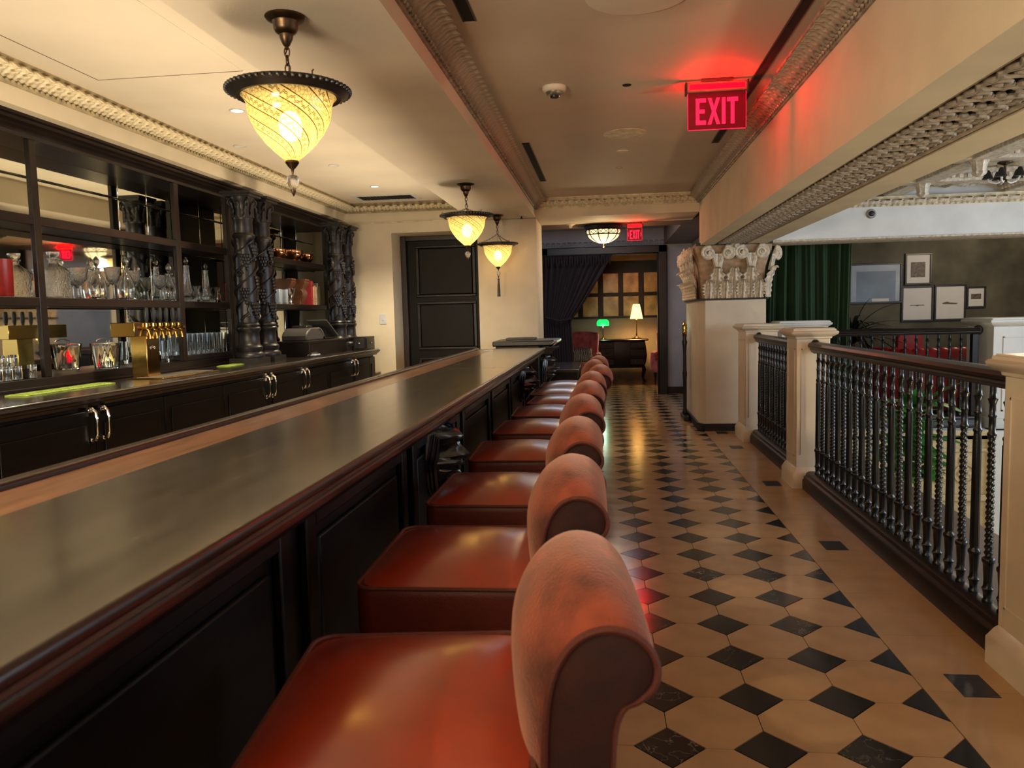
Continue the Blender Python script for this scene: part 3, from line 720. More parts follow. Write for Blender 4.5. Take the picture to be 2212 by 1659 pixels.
# ------------------------------------------------------------------ the bar
BY0, BY1 = -1.6, 7.80
bar = thing('bar_counter', 'long dark bar with glossy wooden top and red-brown moulded edge', 'bar', (-.93, 3.1, 0))
sb = lambda mb: mb.xf(lambda p: p-Vector((-.93, 3.1, 0)))
for i, (a, b) in enumerate(((BY0, 4.93), (4.933, BY1))):
    sb(MB().box(-1.062, -.588, a, b, 1.035, 1.07)).build('top_board', M['bartop'], bar, bev=.003)
sb(MB().prism([(-.589, 1.0705), (-.584, 1.069), (-.580, 1.064), (-.58, 1.054), (-.586, 1.046), (-.598, 1.042), (-.598, 1.034), (-.592, 1.026), (-.594, 1.016), (-.606, 1.008), (-.625, 1.0), (-.628, .99), (-.65, .982), (-.672, .965), (-.69, .94), (-.72, .925), (-.80, .925), (-.80, 1.034), (-.589, 1.034)], BY0, BY1+.02, 'xz')).build('edge_moulding', M['woodred'], bar)
sb(MB().box(-1.245, -1.062, BY0, 7.62, 1.03, 1.062)).build('drip_rail', M['barinlay'], bar, bev=.003)
sb(MB().box(-1.245, -1.062, 7.62, BY1, 1.03, 1.07)).build('top_board', M['bartop'], bar, bev=.003)
sb(MB().box(-1.29, -1.245, BY0, BY1, 1.02, 1.078)).build('back_lip', M['woodred'], bar, bev=.008)
sb(MB().box(-1.22, -.80, BY0, BY1-.03, .0, 1.03)).build('carcass', M['diewood'], bar)
for k in range(8):
    a = BY1-.12-1.15*(k+1); b = a+1.05
    if b < -1.5: break
    mb = MB().box(-.80, -.775, a, a+.07, .16, .92).box(-.80, -.775, b-.07, b, .16, .92).box(-.80, -.775, a+.07, b-.07, .85, .92).box(-.80, -.775, a+.07, b-.07, .16, .24)
    sb(mb).build('panel_frame', M['diewood'], bar, bev=.005)
    sb(MB().box(-.80, -.785, a+.11, b-.11, .28, .81)).build('panel', M['diewood'], bar, bev=.008)
sb(MB().box(-.80, -.765, BY0, BY1, 0, .15)).build('plinth', M['diewood'], bar, bev=.006)
sb(MB().box(-1.325, -1.29, -.4, 7.6, .835, .85).box(-1.30, -1.22, -.4, 7.6, .80, .85)).build('fill_strip_channel', M['steel'], bar)  # made-up housing for the added fill strip
fr_ = sb(MB().lathe([(.022, BY0+.2), (.022, BY1-.2)], 10, (-.66, 0, .16), 'y')); fr_.build('foot_rail', M['bronze'], bar)
def lion(parent, y, X0=-.80, z_off=0., ref=(-.93, 3.1, 0)):
    pr_ = [(.03, .585, .02), (.06, .62, .03), (.09, .65, .036), (.11, .672, .042), (.145, .692, .046), (.155, .704, .048), (.148, .716, .05), (.118, .722, .052), (.122, .728, .054), (.165, .738, .056), (.172, .750, .056), (.160, .760, .052), (.168, .766, .046), (.196, .774, .042), (.200, .785, .040),
           (.188, .797, .038), (.170, .815, .042), (.152, .834, .055), (.150, .845, .062), (.168, .858, .068), (.170, .868, .068), (.158, .885, .068), (.135, .905, .064), (.095, .925, .055), (.04, .935, .04)]
    rings = []
    for px_, z, w in pr_:
        ring = []
        for i in range(13):
            a = -PI/2+PI*i/12
            eye = .022*math.exp(-((abs(math.sin(a))-.55)/.2)**2)*math.exp(-((z-.838)/.014)**2)
            nose = .5+.5*math.cos(a)**(3.0 if .73 < z < .82 else 1.1)
            ring.append((px_*math.cos(a)**.8*nose-eye if math.cos(a) > 0 else 0, w*math.sin(a)*1.0, z+z_off))
        rings.append(ring)
    sh = lambda mb: mb.xf(lambda p: p+Vector((X0-ref[0], y-ref[1], -ref[2])))
    o = sh(MB().loft(rings, closed=True)).build('lion_head', M['lionwood'], parent)
    mane = MB()
    for sgn in (-1, 1):
        for k in range(9):
            y0 = sgn*(.012+.012*k)
            mane.tube([(.128-.010*k, y0*.5, .880+.001*k+z_off), (.122-.012*k, y0*.8, .918-.004*k+z_off), (.075-.007*k, y0*1.0, .940-.008*k+z_off), (.02, y0*1.1, .925-.018*k+z_off)], [.004, .008, .008, .004], 5)
        for k in range(6):
            x0 = .004+.009*k; yy = sgn*(.066+.004*(k % 2))
            mane.tube([(x0+.02, yy*.95, .905-.008*k+z_off), (x0+.01, yy*1.2, .83-.01*k+z_off), (x0, yy*1.2, .75+z_off), (x0+.004, yy*1.0, .66-.006*k+z_off), (x0+.012+.002*k, yy*.7, .585+.008*k+z_off)], [.005, .012, .013, .010, .003], 5)
    for k in range(4):
        yy = -.03+.02*k; mane.tube([(.10, yy, .672+z_off), (.085, yy*1.1, .645+z_off), (.055, yy*.9, .60+z_off)], [.008, .010, .003], 5)
    sh(mane).build('mane', M['lionwood'], o)
    br = sh(MB().prism([(0, .93+z_off), (.10, .93+z_off), (.12, .945+z_off), (.125, .965+z_off), (.15, .975+z_off), (.16, .99+z_off), (.19, 1.0+z_off), (.195, 1.025+z_off), (0, 1.025+z_off)], -.055, .055, 'xz')).build('bracket', M['woodred'], o, bev=.004)
for y in (-.42, 3.44, 7.28): lion(bar, y)
# waiter station continuing past the end of the bar
ws = thing('waiter_station', 'raised dark wooden waiter station past the far end of the bar', 'counter', (-.85, 8.7, 0))
MB().box(-.33, .33, -.42, .42, 1.07, 1.125).build('worktop', M['wood'], ws, bev=.01)
MB().prism([(.33, 1.125), (.355, 1.12), (.36, 1.10), (.33, 1.075), (.27, 1.06), (.27, 1.04), (.33, 1.04)][:5]+[(.30, 1.06), (.30, 1.10)], -.43, .43, 'xz').build('edge_moulding', M['woodred'], ws)
MB().box(-.30, .16, -.40, .40, 0, 1.07).build('carcass', M['wood'], ws, bev=.005)
MB().box(-.22, .10, -.14, .14, 1.125, 1.15).build('tray', M['ebony'], ws, bev=.006)
lion(ws, 8.62, X0=-.69, z_off=.03, ref=(-.85, 8.7, 0))
lt = thing('low_side_table', 'low dark glossy table in front of the plum curtain', 'table', (-.50, 10.0, 0))
MB().box(-.23, .20, -.75, .75, .71, .745).build('table_top', M['bartop'], lt, bev=.006)
MB().box(-.21, .18, -.72, .72, .62, .71).build('apron', M['wood'], lt)
for sx in (-.18, .15):
    for sy in (-.68, .68): MB().lathe([(.018, 0), (.022, .05), (.03, .3), (.024, .5), (.034, .62)], 10, (sx, sy, 0)).build('leg', M['wood'], lt)

# ------------------------------------------------------------------ bar stools
SW, SD0, SD1 = .285, -.245, .205     # half width (y), front/back (x) about the stool origin at x=-.365
def stool():
    t = thing('bar_stool', 'x', 'stool', (-.365, 0, 0), 0, 'red bar stools along the bar')
    pts = lambda e, z, dz=0: [(x, y, z) for x, y in rrect(SD0+e, SD1-e, -SW+e, SW-e, max(.012, .045-e*.5), 5)]
    MB().loft([pts(.012, .600), pts(.004, .606), pts(0, .63), pts(0, .715), pts(.003, .735), pts(.006, .738)]).build('seat_border', M['leathershade'], t)
    def dome(u, v):
        a, b = 2*u-1, 2*v-1
        # square to rounded rectangle
        k = .12
        x_ = a*(1-k*.5*b*b*abs(b)**6); y_ = b*(1-k*.5*a*a*abs(a)**6)
        z_ = .737+.040*(1-abs(a)**2.8)*(1-abs(b)**2.8)
        return ((SD0+SD1)/2+x_*(SD1-SD0)/2*.985, y_*SW*.985, z_)
    MB().grid(dome, 28, 28).build('seat', M['leather'], t, ang=70)
    MB().tube(pts(.002, .737), .0055, 6, closed=True).build('piping', M['welt'], t)
    mid = [(-.10, .58), (-.125, .70), (-.138, .80), (-.138, .88), (-.12, .935), (-.085, .982), (-.035, 1.008), (.02, 1.0), (.058, .966), (.074, .92), (.068, .878), (.042, .846), (.02, .82), (.006, .77), (.0, .58)]
    pan = [(-.083, .58), (-.092, .70), (-.090, .80), (-.082, .862), (-.066, .903), (-.04, .934), (-.004, .948), (.034, .942), (.062, .920), (.074, .89), (.068, .862), (.046, .842), (.022, .828), (.008, .77), (.002, .58)]
    def dense(poly, m=4):
        out = []; n = len(poly)
        for i in range(n-1):
            p0, p1, p2, p3 = poly[max(i-1, 0)], poly[i], poly[i+1], poly[min(i+2, n-1)]
            for k in range(m):
                s = k/m
                out.append(tuple(.5*((2*p1[c])+(-p0[c]+p2[c])*s+(2*p0[c]-5*p1[c]+4*p2[c]-p3[c])*s*s+(-p0[c]+3*p1[c]-3*p2[c]+p3[c])*s**3) for c in (0, 1)))
        return out+[poly[-1]]
    dm, dp = dense(mid), dense(pan)
    off = .31; HB = .22
    rings = []
    for k in range(21):
        s = -1+2*k/20; s = math.sin(s*PI/2); w = (1-abs(s)**2.6)**.75
        rings.append([(off+a[0]*(1-w)+b[0]*w, HB*s, a[1]*(1-w)+b[1]*w) for a, b in zip(dp, dm)])
    MB().loft(rings, caps=False).build('backrest', M['velvet'], t, ang=70)
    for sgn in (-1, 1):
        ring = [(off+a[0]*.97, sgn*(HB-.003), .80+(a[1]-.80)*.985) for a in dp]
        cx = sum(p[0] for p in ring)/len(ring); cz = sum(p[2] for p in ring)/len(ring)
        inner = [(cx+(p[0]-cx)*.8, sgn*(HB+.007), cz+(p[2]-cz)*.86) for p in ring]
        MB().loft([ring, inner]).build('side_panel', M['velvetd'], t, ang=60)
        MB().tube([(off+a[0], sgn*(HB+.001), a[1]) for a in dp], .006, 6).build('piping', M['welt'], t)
    for sx in (SD0+.04, SD1-.01):
        for sy in (-SW+.05, SW-.05):
            MB().lathe([(.012, 0), (.014, .02), (.018, .12), (.016, .16), (.022, .17), (.022, .22), (.018, .24), (.024, .60)], 8, (sx, sy, 0)).build('leg', M['wood'], t)
    mb = MB()
    for sx in (SD0+.04, SD1-.01): mb.box(sx-.008, sx+.008, -SW+.06, SW-.06, .18, .21)
    mb.build('foot_rest', M['bronze'], t)
    return t
names = ['rust red bar stool nearest the camera, its back cut by the lower edge', 'rust red bar stool second from the camera', 'rust red bar stool third from the camera', 'rust red bar stool fourth from the camera',
         'rust red bar stool fifth from the camera', 'rust red bar stool sixth from the camera', 'rust red bar stool seventh from the camera, pushed out from the bar', 'rust red bar stool eighth from the camera', 'rust red bar stool furthest along the bar, beside the low table']
st0 = stool()
SY = [1.285, 2.12, 2.955, 3.80, 4.60, 5.35, 6.05, 6.70, 7.35]
SX = [-.335, -.385, -.395, -.395, -.385, -.375, -.325, -.375, -.345]
SR = [6, 1, 0, 2, -1, 1, -2, 1, 0]
for k in range(9):
    o = st0 if k == 0 else copy_tree(st0)
    o.location = (SX[k], SY[k], 0); o.rotation_euler[2] = R(SR[k]); o['label'] = names[k]
# ------------------------------------------------------------------ back counter with cupboards
cz = 1.045
bc = thing('back_counter', 'long dark cupboard counter with chrome latches below the mirrored shelves', 'counter', (-3.1, 4, 0))
s4 = lambda mb: mb.xf(lambda p: p-Vector((-3.1, 4, 0)))
s4(MB().box(-3.55, -2.66, -1.5, 9.12, 1.01, cz)).build('worktop', M['bartop'], bc, bev=.008)
s4(MB().prism([(-2.67, 1.032), (-2.655, 1.03), (-2.65, 1.018), (-2.665, 1.008), (-2.67, .998), (-2.69, .99), (-2.695, .975), (-2.72, .97), (-2.75, .97), (-2.75, 1.01), (-2.67, 1.01)], -1.5, 9.13, 'xz')).build('edge_moulding', M['wood'], bc)
s4(MB().box(-3.5, -2.72, -1.5, 9.06, .0, 1.01)).build('carcass', M['diewood'], bc)
seams = [-.70, .05, .8, 1.55, 2.35, 3.12, 3.87, 4.54, 5.30, 6.045, 6.79, 7.43, 8.205, 8.82, 9.05]
hand = {3.87: (-.05, .05), 6.045: (-.055, .055), 6.79: (-.045, .05), 8.205: (-.055, .055), 2.35: (-.05, .05), .8: (-.05, .05)}
for a, b in zip(seams, seams[1:]):
    d = s4(MB().box(-2.72, -2.695, a+.004, b-.004, .10, .955)).build('door', M['diewood'], bc, bev=.006)
    s4(MB().box(-2.697, -2.688, a+.07, b-.07, .18, .88)).build('panel', M['diewood'], d, bev=.006)
    for s, sgn in ((a, 1), (b, 0)):
        if s in hand:
            y = s+hand[s][sgn]
            h = MB()
            h.box(-2.695, -2.684, y-.018, y+.018, .925, .985)
            h.lathe([(0, 0), (.012, 0), (.014, .008), (.008, .016), (0, .018)], 10, (-2.684, y, .957), 'x')
            h.tube([(-2.678, y, .965), (-2.655, y, .945), (-2.648, y, .90), (-2.650, y, .83), (-2.665, y, .80), (-2.69, y, .795)], [.010, .009, .007, .007, .010, .009], 8)
            h.box(-2.695, -2.684, y-.012, y+.012, .78, .81)
            s4(h).build('latch_handle', M['chrome'], d)
    for z in (.25, .85): pass

# ------------------------------------------------------------------ mirrored back bar shelving
bb = thing('back_bar', 'dark carved back bar with antique mirror panes and open shelves', 'shelving', (-3.3, 5.5, 0))
s5 = lambda mb: mb.xf(lambda p: p-Vector((-3.3, 5.5, 0)))
XF, XM = -3.20, -3.465
s5(MB().box(-3.56, XM-.012, 0.9, 9.28, cz, 2.56)).build('back_board', M['wood'], bb)
s5(MB().prism([(XF-.30, 2.56), (-3.12, 2.56), (-3.125, 2.545), (-3.145, 2.54), (-3.15, 2.525), (-3.17, 2.515), (-3.165, 2.50), (-3.185, 2.49), (XF, 2.475), (XF, 2.455), (XF-.30, 2.455)], .9, 9.28, 'xz')).build('cornice_rail', M['wood'], bb)
s5(MB().box(XM, XF, .9, 6.53, 1.05, 1.108).box(XM, XF+.015, .9, 6.53, 1.045, 1.062)).build('bottom_rail', M['wood'], bb, bev=.004)
for z0, z1, nm in ((1.515, 1.568, 'shelf'), (1.975, 2.030, 'shelf')):
    s5(MB().box(XM, XF-.004, .9, 6.56, z0, z1)).build(nm, M['wood'], bb, bev=.004)
    s5(MB().box(XM, XF-.004, 7.22, 9.1, z0, z1)).build(nm, M['wood'], bb, bev=.004)
for y0, y1 in ((2.62, 2.68), (4.186, 4.240), (5.690, 5.755), (1.1, 1.16)):
    s5(MB().box(XF-.032, XF, y0, y1, 1.108, 2.456)).build('post', M['wood'], bb, bev=.004)
for y0, y1, sg in ((6.50, 6.56, 1), (7.22, 7.28, -1), (8.92, 8.98, 1)):
    mb = MB().box(XF-.032, XF+.005, y0, y1, 1.05, 2.456)
    for k in range(3): mb.box(XF+.005, XF+.012-.003*k, y0+.008+.018*k, y0+.018+.018*k, 1.05, 2.456)
    s5(mb).build('frame_stile', M['wood'], bb, bev=.003)
for y0, y1 in ((6.56, 7.22), (8.98, 9.28)):
    s5(MB().box(XF-.05, XF-.02, y0, y1, 1.045, 2.456)).build('column_panel', M['wood'], bb, bev=.005)
# mirror panes, one by one
yb = [1.0, 1.8, 2.6, 3.4, 3.79, 4.58, 5.40, 5.76, 6.15, 6.55, 6.94, 7.17]
for z0, z1 in ((1.06, 1.515), (1.565, 1.975), (2.028, 2.30), (2.304, 2.46)):
    for a, b in zip(yb, yb[1:]):
        s5(MB().box(XM-.012, XM, a+.0012, b-.0012, z0+.002, z1)).build('mirror_pane', M['mirror'], bb, ang=20, bev=.009)
    for a, b in zip((7.2, 7.90, 8.30, 8.72), (7.90, 8.30, 8.72, 9.27)):
        s5(MB().box(XM-.012, XM, a+.0012, b-.0012, z0+.002, z1)).build('mirror_pane', M['mirror'], bb, ang=20, bev=.009)
# carved double columns with vines and grapes
def ccol():
    mb = MB()
    mb.box(-.125, .125, -.125, .125, 0, .05)
    mb.lathe([(.12, .05), (.125, .065), (.118, .085), (.10, .10), (.108, .12), (.11, .14), (.095, .155), (.088, .17), (.085, .26), (.092, .275), (.10, .285), (.10, .30), (.088, .312), (.095, .325), (.088, .34), (.080, .345),
              (.082, .36), (.084, .6), (.083, .9), (.080, 1.045), (.088, 1.055), (.094, 1.068), (.086, 1.082), (.078, 1.09), (.076, 1.19), (.083, 1.20), (.083, 1.215), (.074, 1.22), (.074, 1.30), (.085, 1.35), (.10, 1.38), (.10, 1.385)], 16)
    mb.box(-.115, .115, -.115, .115, 1.383, 1.405); mb.box(-.13, .13, -.13, .13, 1.405, 1.425)
    return mb.mesh('carved_column', M['ebony'])
ccm = ccol()
vine = MB()
for s in range(3):
    pts = []; rad = []
    for k in range(61):
        t = k/60; a = R(125*s)+t*2*PI*1.6; rr = .092+.004*math.sin(t*40)
        pts.append((rr*math.cos(a), rr*math.sin(a), .37+.66*t)); rad.append(.0085+.003*math.sin(t*33))
    vine.tube(pts, rad, 5)
for q in range(6):
    a0 = 1.3+q*1.05; z0 = .45+.10*q; pts = []
    for k in range(15):
        t = k/14; a = t*2*PI*1.3; r = .034*(1-.75*t)
        pts.append(((.094)*math.cos(a0+r*math.cos(a)/.09), .094*math.sin(a0+r*math.cos(a)/.09), z0+r*math.sin(a)))
    vine.tube(pts, .0065, 5)
vinem = vine.mesh('vine', M['ebony'])
gr = MB()
for row in range(5):
    for i in range(max(1, 4-row)):
        a = (i-(3-row)/2)*.22; gr.ball((.092*math.cos(a), .092*math.sin(a), .0-.027*row), .017, 6, 4)
grm = gr.mesh('grape_cluster', M['ebony'])
lfm = MB().grid(lambda u, v: ((.084+.012*(1-(2*u-1)**2)+.014*max(0, v-.7)/.3)*math.cos((u-.5)*.75*(1-v*.6)*(1+.25*math.sin(v*16))), (.084+.012*(1-(2*u-1)**2)+.014*max(0, v-.7)/.3)*math.sin((u-.5)*.75*(1-v*.6)*(1+.25*math.sin(v*16))), .12*v), 6, 9).mesh('leaf', M['ebony'])
vo = MB(); pts = []; rad = []
for k in range(24):
    t = k/23; a = R(180)-t*1.9*2*PI; r = .042*(1-.8*t); pts.append((.012*t, .085+r*math.cos(a), r*math.sin(a))); rad.append(.011-.005*t)
vo.tube(pts, rad, 6); vom = vo.mesh('volute', M['ebony'])
for y in (6.37, 6.71, 8.65, 8.99):
    c = inst('carved_column', ccm, bb, (-2.985+3.3, y-5.5, cz+.0))
    inst('vine', vinem, c, (0, 0, 0), (0, 0, y))
    for k, (a, z) in enumerate(((-.35, .50), (.35, .72), (-.2, .98), (-1.3, .62), (-1.1, .90), (.9, .48))): inst('grape_cluster', grm, c, (0, 0, z), (0, 0, a))
    for k in range(8): inst('leaf', lfm, c, (0, 0, 1.215), (0, 0, 2*PI*k/8))
    for k in range(5): inst('leaf', lfm, c, (0, 0, .40+.13*k), (0, 0, -.9+k*1.35))
    for a in (-.8, -2.3, .8, 2.3): inst('volute', vom, c, (0, 0, 1.34), (0, 0, a))

# ------------------------------------------------------------------ glass and other things on the shelves
XS = -3.335
def lathe_thing(name, label, cat, loc, profs, n=20, group=None):
    t = thing(name, label, cat, loc, 0, group)
    for nm, m, pf, kw in profs: MB().lathe(pf, kw.get('n', n), lobes=kw.get('lobes', 0), lamp=kw.get('lamp', 0)).build(nm, m, t, ang=kw.get('ang', 40))
    return t
def stopper(z, h, r): return [(0, z-.012), (r*.45, z-.01), (r*.45, z), (r*.25, z+h*.08), (r*.55, z+h*.22), (r, z+h*.5), (r*.85, z+h*.7), (r*.3, z+h*.93), (0, z+h)]
def goblet(label, y, h=.20, r=.056, x=XS, grp=None):
    pf = [(r*.62, 0), (r*.62, .004), (.010, .012), (.006, .03), (.0055, h*.42), (.008, h*.46), (r*.42, h*.52), (r*.72, h*.64), (r*.78, h*.8), (r, h), (r-.004, h), (r*.72, h*.8), (r*.66, h*.66), (r*.36, h*.55), (0, h*.52)]
    return lathe_thing('goblet', label, 'glass', (x, y, 1.568), [('bowl', M['cut'], pf, {})], group=grp)
def decanter(label, y, h=.29, r=.060, x=XS):
    b = h*.70
    pf = [(0, 0), (r*.80, 0), (r*.92, .01), (r, b*.35), (r*.95, b*.5), (r*.62, b*.74), (r*.30, b*.9), (r*.26, b*.98), (r*.5, b*1.02), (r*.5, b*1.035), (r*.2, b*1.03), (r*.2, b*.92), (r*.5, b*.74), (r*.85, b*.5), (r*.9, b*.3), (r*.8, .02), (0, .018)]
    t = lathe_thing('decanter', label, 'decanter', (x, y, 1.568), [('body', M['glass'], pf, {}), ('stopper', M['cut'], stopper(b*1.03, h-b*1.03, r*.38), {'n': 12})])
    return t
t = thing('square_decanter', 'square cut crystal decanter with flat stopper beside the tall post', 'decanter', (XS, 4.50, 1.568))
rings = [[(x, y, z) for x, y in rrect(-e, e, -e, e, .012, 2)] for e, z in ((.062, 0), (.064, .008), (.064, .165), (.056, .180), (.03, .205), (.022, .215), (.022, .235), (.028, .238), (.028, .245), (.017, .246), (.017, .215), (.048, .176), (.056, .160), (.056, .012))]
MB().loft(rings).build('body', M['cut'], t)
MB().lathe([(0, .232), (.016, .235), (.018, .25), (.030, .258), (.036, .275), (.036, .284), (0, .286)], 8).build('stopper', M['cut'], t)
goblet('cut crystal goblet between the square decanter and the first round decanter', 4.733, .20, .058)
decanter('round clear decanter nearest the square decanter', 4.912, .289, .060)
goblet('cut crystal goblet standing just behind the taller goblet of the middle bay', 4.975, .19, .05, XS-.07)
goblet('tall cut crystal goblet right of the first round decanter', 5.05, .222, .058, XS+.02)
decanter('round clear decanter in the middle of the middle bay', 5.228, .313, .062)
goblet('cut crystal goblet right of the middle round decanter', 5.36, .215, .052, XS-.02)
goblet('cut crystal goblet left of the last round decanter', 5.62, .195, .056, XS+.02)
decanter('round clear decanter partly behind the second wooden post', 5.785, .296, .058)
goblet('cut crystal goblet half hidden by the second wooden post', 5.862, .195, .052, XS-.03)
def tall(label, y, h, r):
    b = h*.80
    pf = [(0, 0), (r, 0), (r*1.02, .012), (r*.92, .04), (r*.55, b*.38), (r*.36, b*.55), (r*.28, b*.95), (r*.36, b), (r*.2, b), (r*.2, b*.6), (r*.45, b*.38), (r*.8, .05), (0, .03)]
    return lathe_thing('tall_decanter', label, 'decanter', (XS, y, 1.568), [('body', M['cut'], pf, {'lobes': 12, 'lamp': .05, 'n': 24}), ('stopper', M['glass'], stopper(b-.005, h-b, r*.28), {'n': 12})])
tall('tall ribbed bell shaped decanter beside the second post', 6.05, .366, .066)
tall('tall ribbed bell shaped decanter near the carved column', 6.36, .34, .060)
def carafe(label, y, x=XS+.05, h=.13, r=.032, grp=None):
    pf = [(0, 0), (r*.8, 0), (r, .02), (r, h*.42), (r*.62, h*.68), (r*.62, h*.74), (r*.95, h), (r*.85, h), (r*.5, h*.72), (r*.88, h*.4), (r*.85, .02), (0, .015)]
    return lathe_thing('carafe', label, 'carafe', (x, y, 1.568), [('body', M['glass'], pf, {})], group=grp)
carafe('small clear carafe in front of the first tall ribbed decanter', 6.11)
carafe('small clear carafe left of the second tall ribbed decanter', 6.25)
carafe('small clear carafe right of the second tall ribbed decanter', 6.43, XS+.06)
carafe('small clear carafe tucked against the end frame', 6.46, XS-.03)
rv = lathe_thing('red_vase', 'tall red lacquered cylinder vase at the left end of the shelf', 'vase', (XS, 4.055, 1.568), [('body', M['redglass'], [(0, 0), (.062, 0), (.064, .004), (.069, .21), (.065, .21), (.060, .012), (0, .012)], {'n': 24})])
yv = lathe_thing('yellow_goblet', 'yellow glazed footed vase cut off by the left edge of the photo', 'vase', (XS+.02, 3.86, 1.568), [('body', M['yglaze'], [(0, 0), (.035, 0), (.035, .01), (.014, .03), (.012, .06), (.045, .085), (.055, .12), (.050, .12), (.02, .075), (0, .07)], {'n': 20})])
ybx = tag(MB().box(-.03, .03, -.04, .04, 0, .26).build('pale_box', M['tbook'], loc=(XS-.06, 3.83, 1.568), bev=.004), 'tall pale box behind the yellow footed vase', 'box')
MB().box(-.031, .031, -.041, .041, .23, .26).build('lid', M['yglaze'], ybx, bev=.003)
# tumblers turned upside down on the ledge
tumb = MB().lathe([(.020, 0), (.025, .004), (.0265, .03), (.024, .078), (.0, .080), (.0, .062), (.021, .062), (.0225, .03), (.021, .002)], 16).mesh('tumbler', M['glass'])
k = 0
rk = tag(MB().box(-3.42, -3.30, 3.3, 4.17, 1.108, 1.165).build('glass_rack', M['ebony'], bev=.004), 'low dark riser holding the back row of upturned tumblers', 'rack')
ORD = ['first', 'second', 'third', 'fourth', 'fifth', 'sixth', 'seventh', 'eighth', 'ninth']
for i, y in enumerate((4.122, 4.008, 3.937, 3.865, 3.79, 3.72)):
    tag(inst('tumbler', tumb, None, (-3.235, y, 1.108)), 'small upturned tumbler in the front row, %s from the wooden post' % ORD[i], 'glass', 'upturned tumblers in the front row')
for i, y in enumerate((4.11, 4.02, 3.93, 3.84, 3.75)):
    tag(inst('tumbler', tumb, None, (-3.345, y, 1.165)), 'small upturned tumbler on the dark riser, %s from the wooden post' % ORD[i], 'glass', 'upturned tumblers on the riser')
# ice bucket with tongs
ib = thing('ice_bucket', 'clear ribbed glass ice bucket on the ledge left of the brass tap', 'bucket', (-3.32, 4.93, 1.108))
MB().lathe([(0, 0), (.070, 0), (.074, .006), (.094, .168), (.097, .172), (.091, .172), (.068, .014), (0, .012)], 30, lobes=15, lamp=.025).build('body', M['glass'], ib)
for s in (-.012, .012):
    MB().tube([(s, -.05, .04), (s, -.02, .12), (s*.8, .03, .19), (s*.3, -.02, .207), (0, -.06, .20)], .0035, 6).build('tong_arm', M['steel'], ib)
MB().tube([(0, -.06, .20), (0, -.09, .195), (0, -.10, .185)], .004, 6).build('tong_bow', M['steel'], ib)
# tall glasses right of the tap and the row of highballs
hb = MB().lathe([(0, 0), (.026, 0), (.027, .006), (.034, .165), (.0325, .165), (.025, .03), (0, .026)], 16).mesh('highball', M['glass'])
for i, (x, y) in enumerate(((-3.30, 5.44), (-3.36, 5.50), (-3.28, 5.57), (-3.38, 5.36))):
    tag(inst('highball', hb, None, (x, y, 1.108)), 'tall plain glass behind the brass beer tap, ' + ['just right of the tap post', 'second right of the tap post', 'nearest the wooden post', 'hidden directly behind the tap post'][i], 'glass', 'highball glasses behind the tap')
tr = tag(MB().box(-3.42, -3.21, 5.765, 6.49, 1.108, 1.15).build('glass_tray', M['ebony'], bev=.005), 'shallow dark tray under the dense row of highball glasses', 'tray')
for i in range(9):
    for j, x in enumerate((-3.25, -3.35)):
        tag(inst('highball', hb, None, (x, 5.81+.078*i, 1.15)), 'clear highball glass in the %s row on the dark tray, %s from the wooden post' % (('front', 'back')[j], ORD[i]), 'glass', 'highball glasses on the dark tray')
# second bay
def bowl(label, y, r=.10, h=.10):
    return lathe_thing('copper_bowl', label, 'bowl', (XS, y, 2.030), [('bowl', M['copper'], [(0, 0), (r*.45, 0), (r*.46, .006), (r*.3, .012), (r*.75, h*.35), (r, h*.7), (r*.98, h), (r*.94, h), (r*.9, h*.7), (r*.6, h*.35), (0, .02)], {'n': 24})])
bowl('copper bowl left of the other two on the upper shelf', 7.86, .098, .105)
bowl('copper bowl between two others on the upper shelf', 8.29, .105, .125)
bowl('copper bowl against the right frame of the upper shelf', 8.68, .085, .11)
cc = lathe_thing('copper_cup', 'small copper cup standing on a white saucer by the carved column', 'cup', (XS, 7.44, 2.030), [('saucer', M['white'], [(0, 0), (.045, 0), (.052, .012), (.05, .016), (0, .012)], {}), ('cup', M['copper'], [(0, .012), (.02, .014), (.014, .03), (.02, .05), (.034, .075), (.036, .13), (.033, .13), (.03, .08), (0, .06)], {})])
def book(label, y, w, h, d, m, tilt=0, grp=None, x=-3.24):
    o = tag(MB().box(-d, 0, -w/2, w/2, 0, h).build('book', m, loc=(x, y, 1.569), bev=.002), label, 'book', grp)
    MB().box(-d+.004, -.004, -w/2+.003, w/2-.003, .003, h+.0005).build('pages', M['tbook'], o, 0)
    MB().box(-.0005, .0012, -w/2+.002, w/2-.002, h*.78, h*.80).box(-.0005, .0012, -w/2+.002, w/2-.002, h*.18, h*.20).build('spine_band', M['brass'], o, 0)
    return o
book('thick red book at the left end beside the carved column', 7.40, .036, .205, .13, M['gbook'])
book('tall red book right of the carved walnut brackets', 8.545, .050, .265, .14, M['gbook'], x=-3.235)
book('thin pale book next to the tall red book', 8.600, .022, .20, .13, M['tbook'])
book('orange book between two pale books', 8.640, .026, .215, .13, M['obook'])
book('worn tan book right of the orange book', 8.685, .028, .205, .13, M['tbook'])
book('grey book with dark spine near the right frame', 8.735, .030, .25, .13, M['steel'])
book('last worn pale book against the right frame', 8.785, .034, .215, .13, M['tbook'])
tg = MB().lathe([(0, 0), (.030, 0), (.032, .005), (.036, .15), (.034, .15), (.030, .02), (0, .016)], 16).mesh('tumbler', mat('frosted_glass', (.86, .92, .97), .12, trans=.75, ior=1.4))
for i, y in enumerate((7.50, 7.58, 7.66, 7.745, 7.83)):
    tag(inst('tumbler', tg, None, (-3.26-.03*(i % 2), y, 1.568)), 'frosted white tumbler, %s to the right of the thick red book' % ORD[i], 'glass', 'frosted tumblers on the second bay shelf')
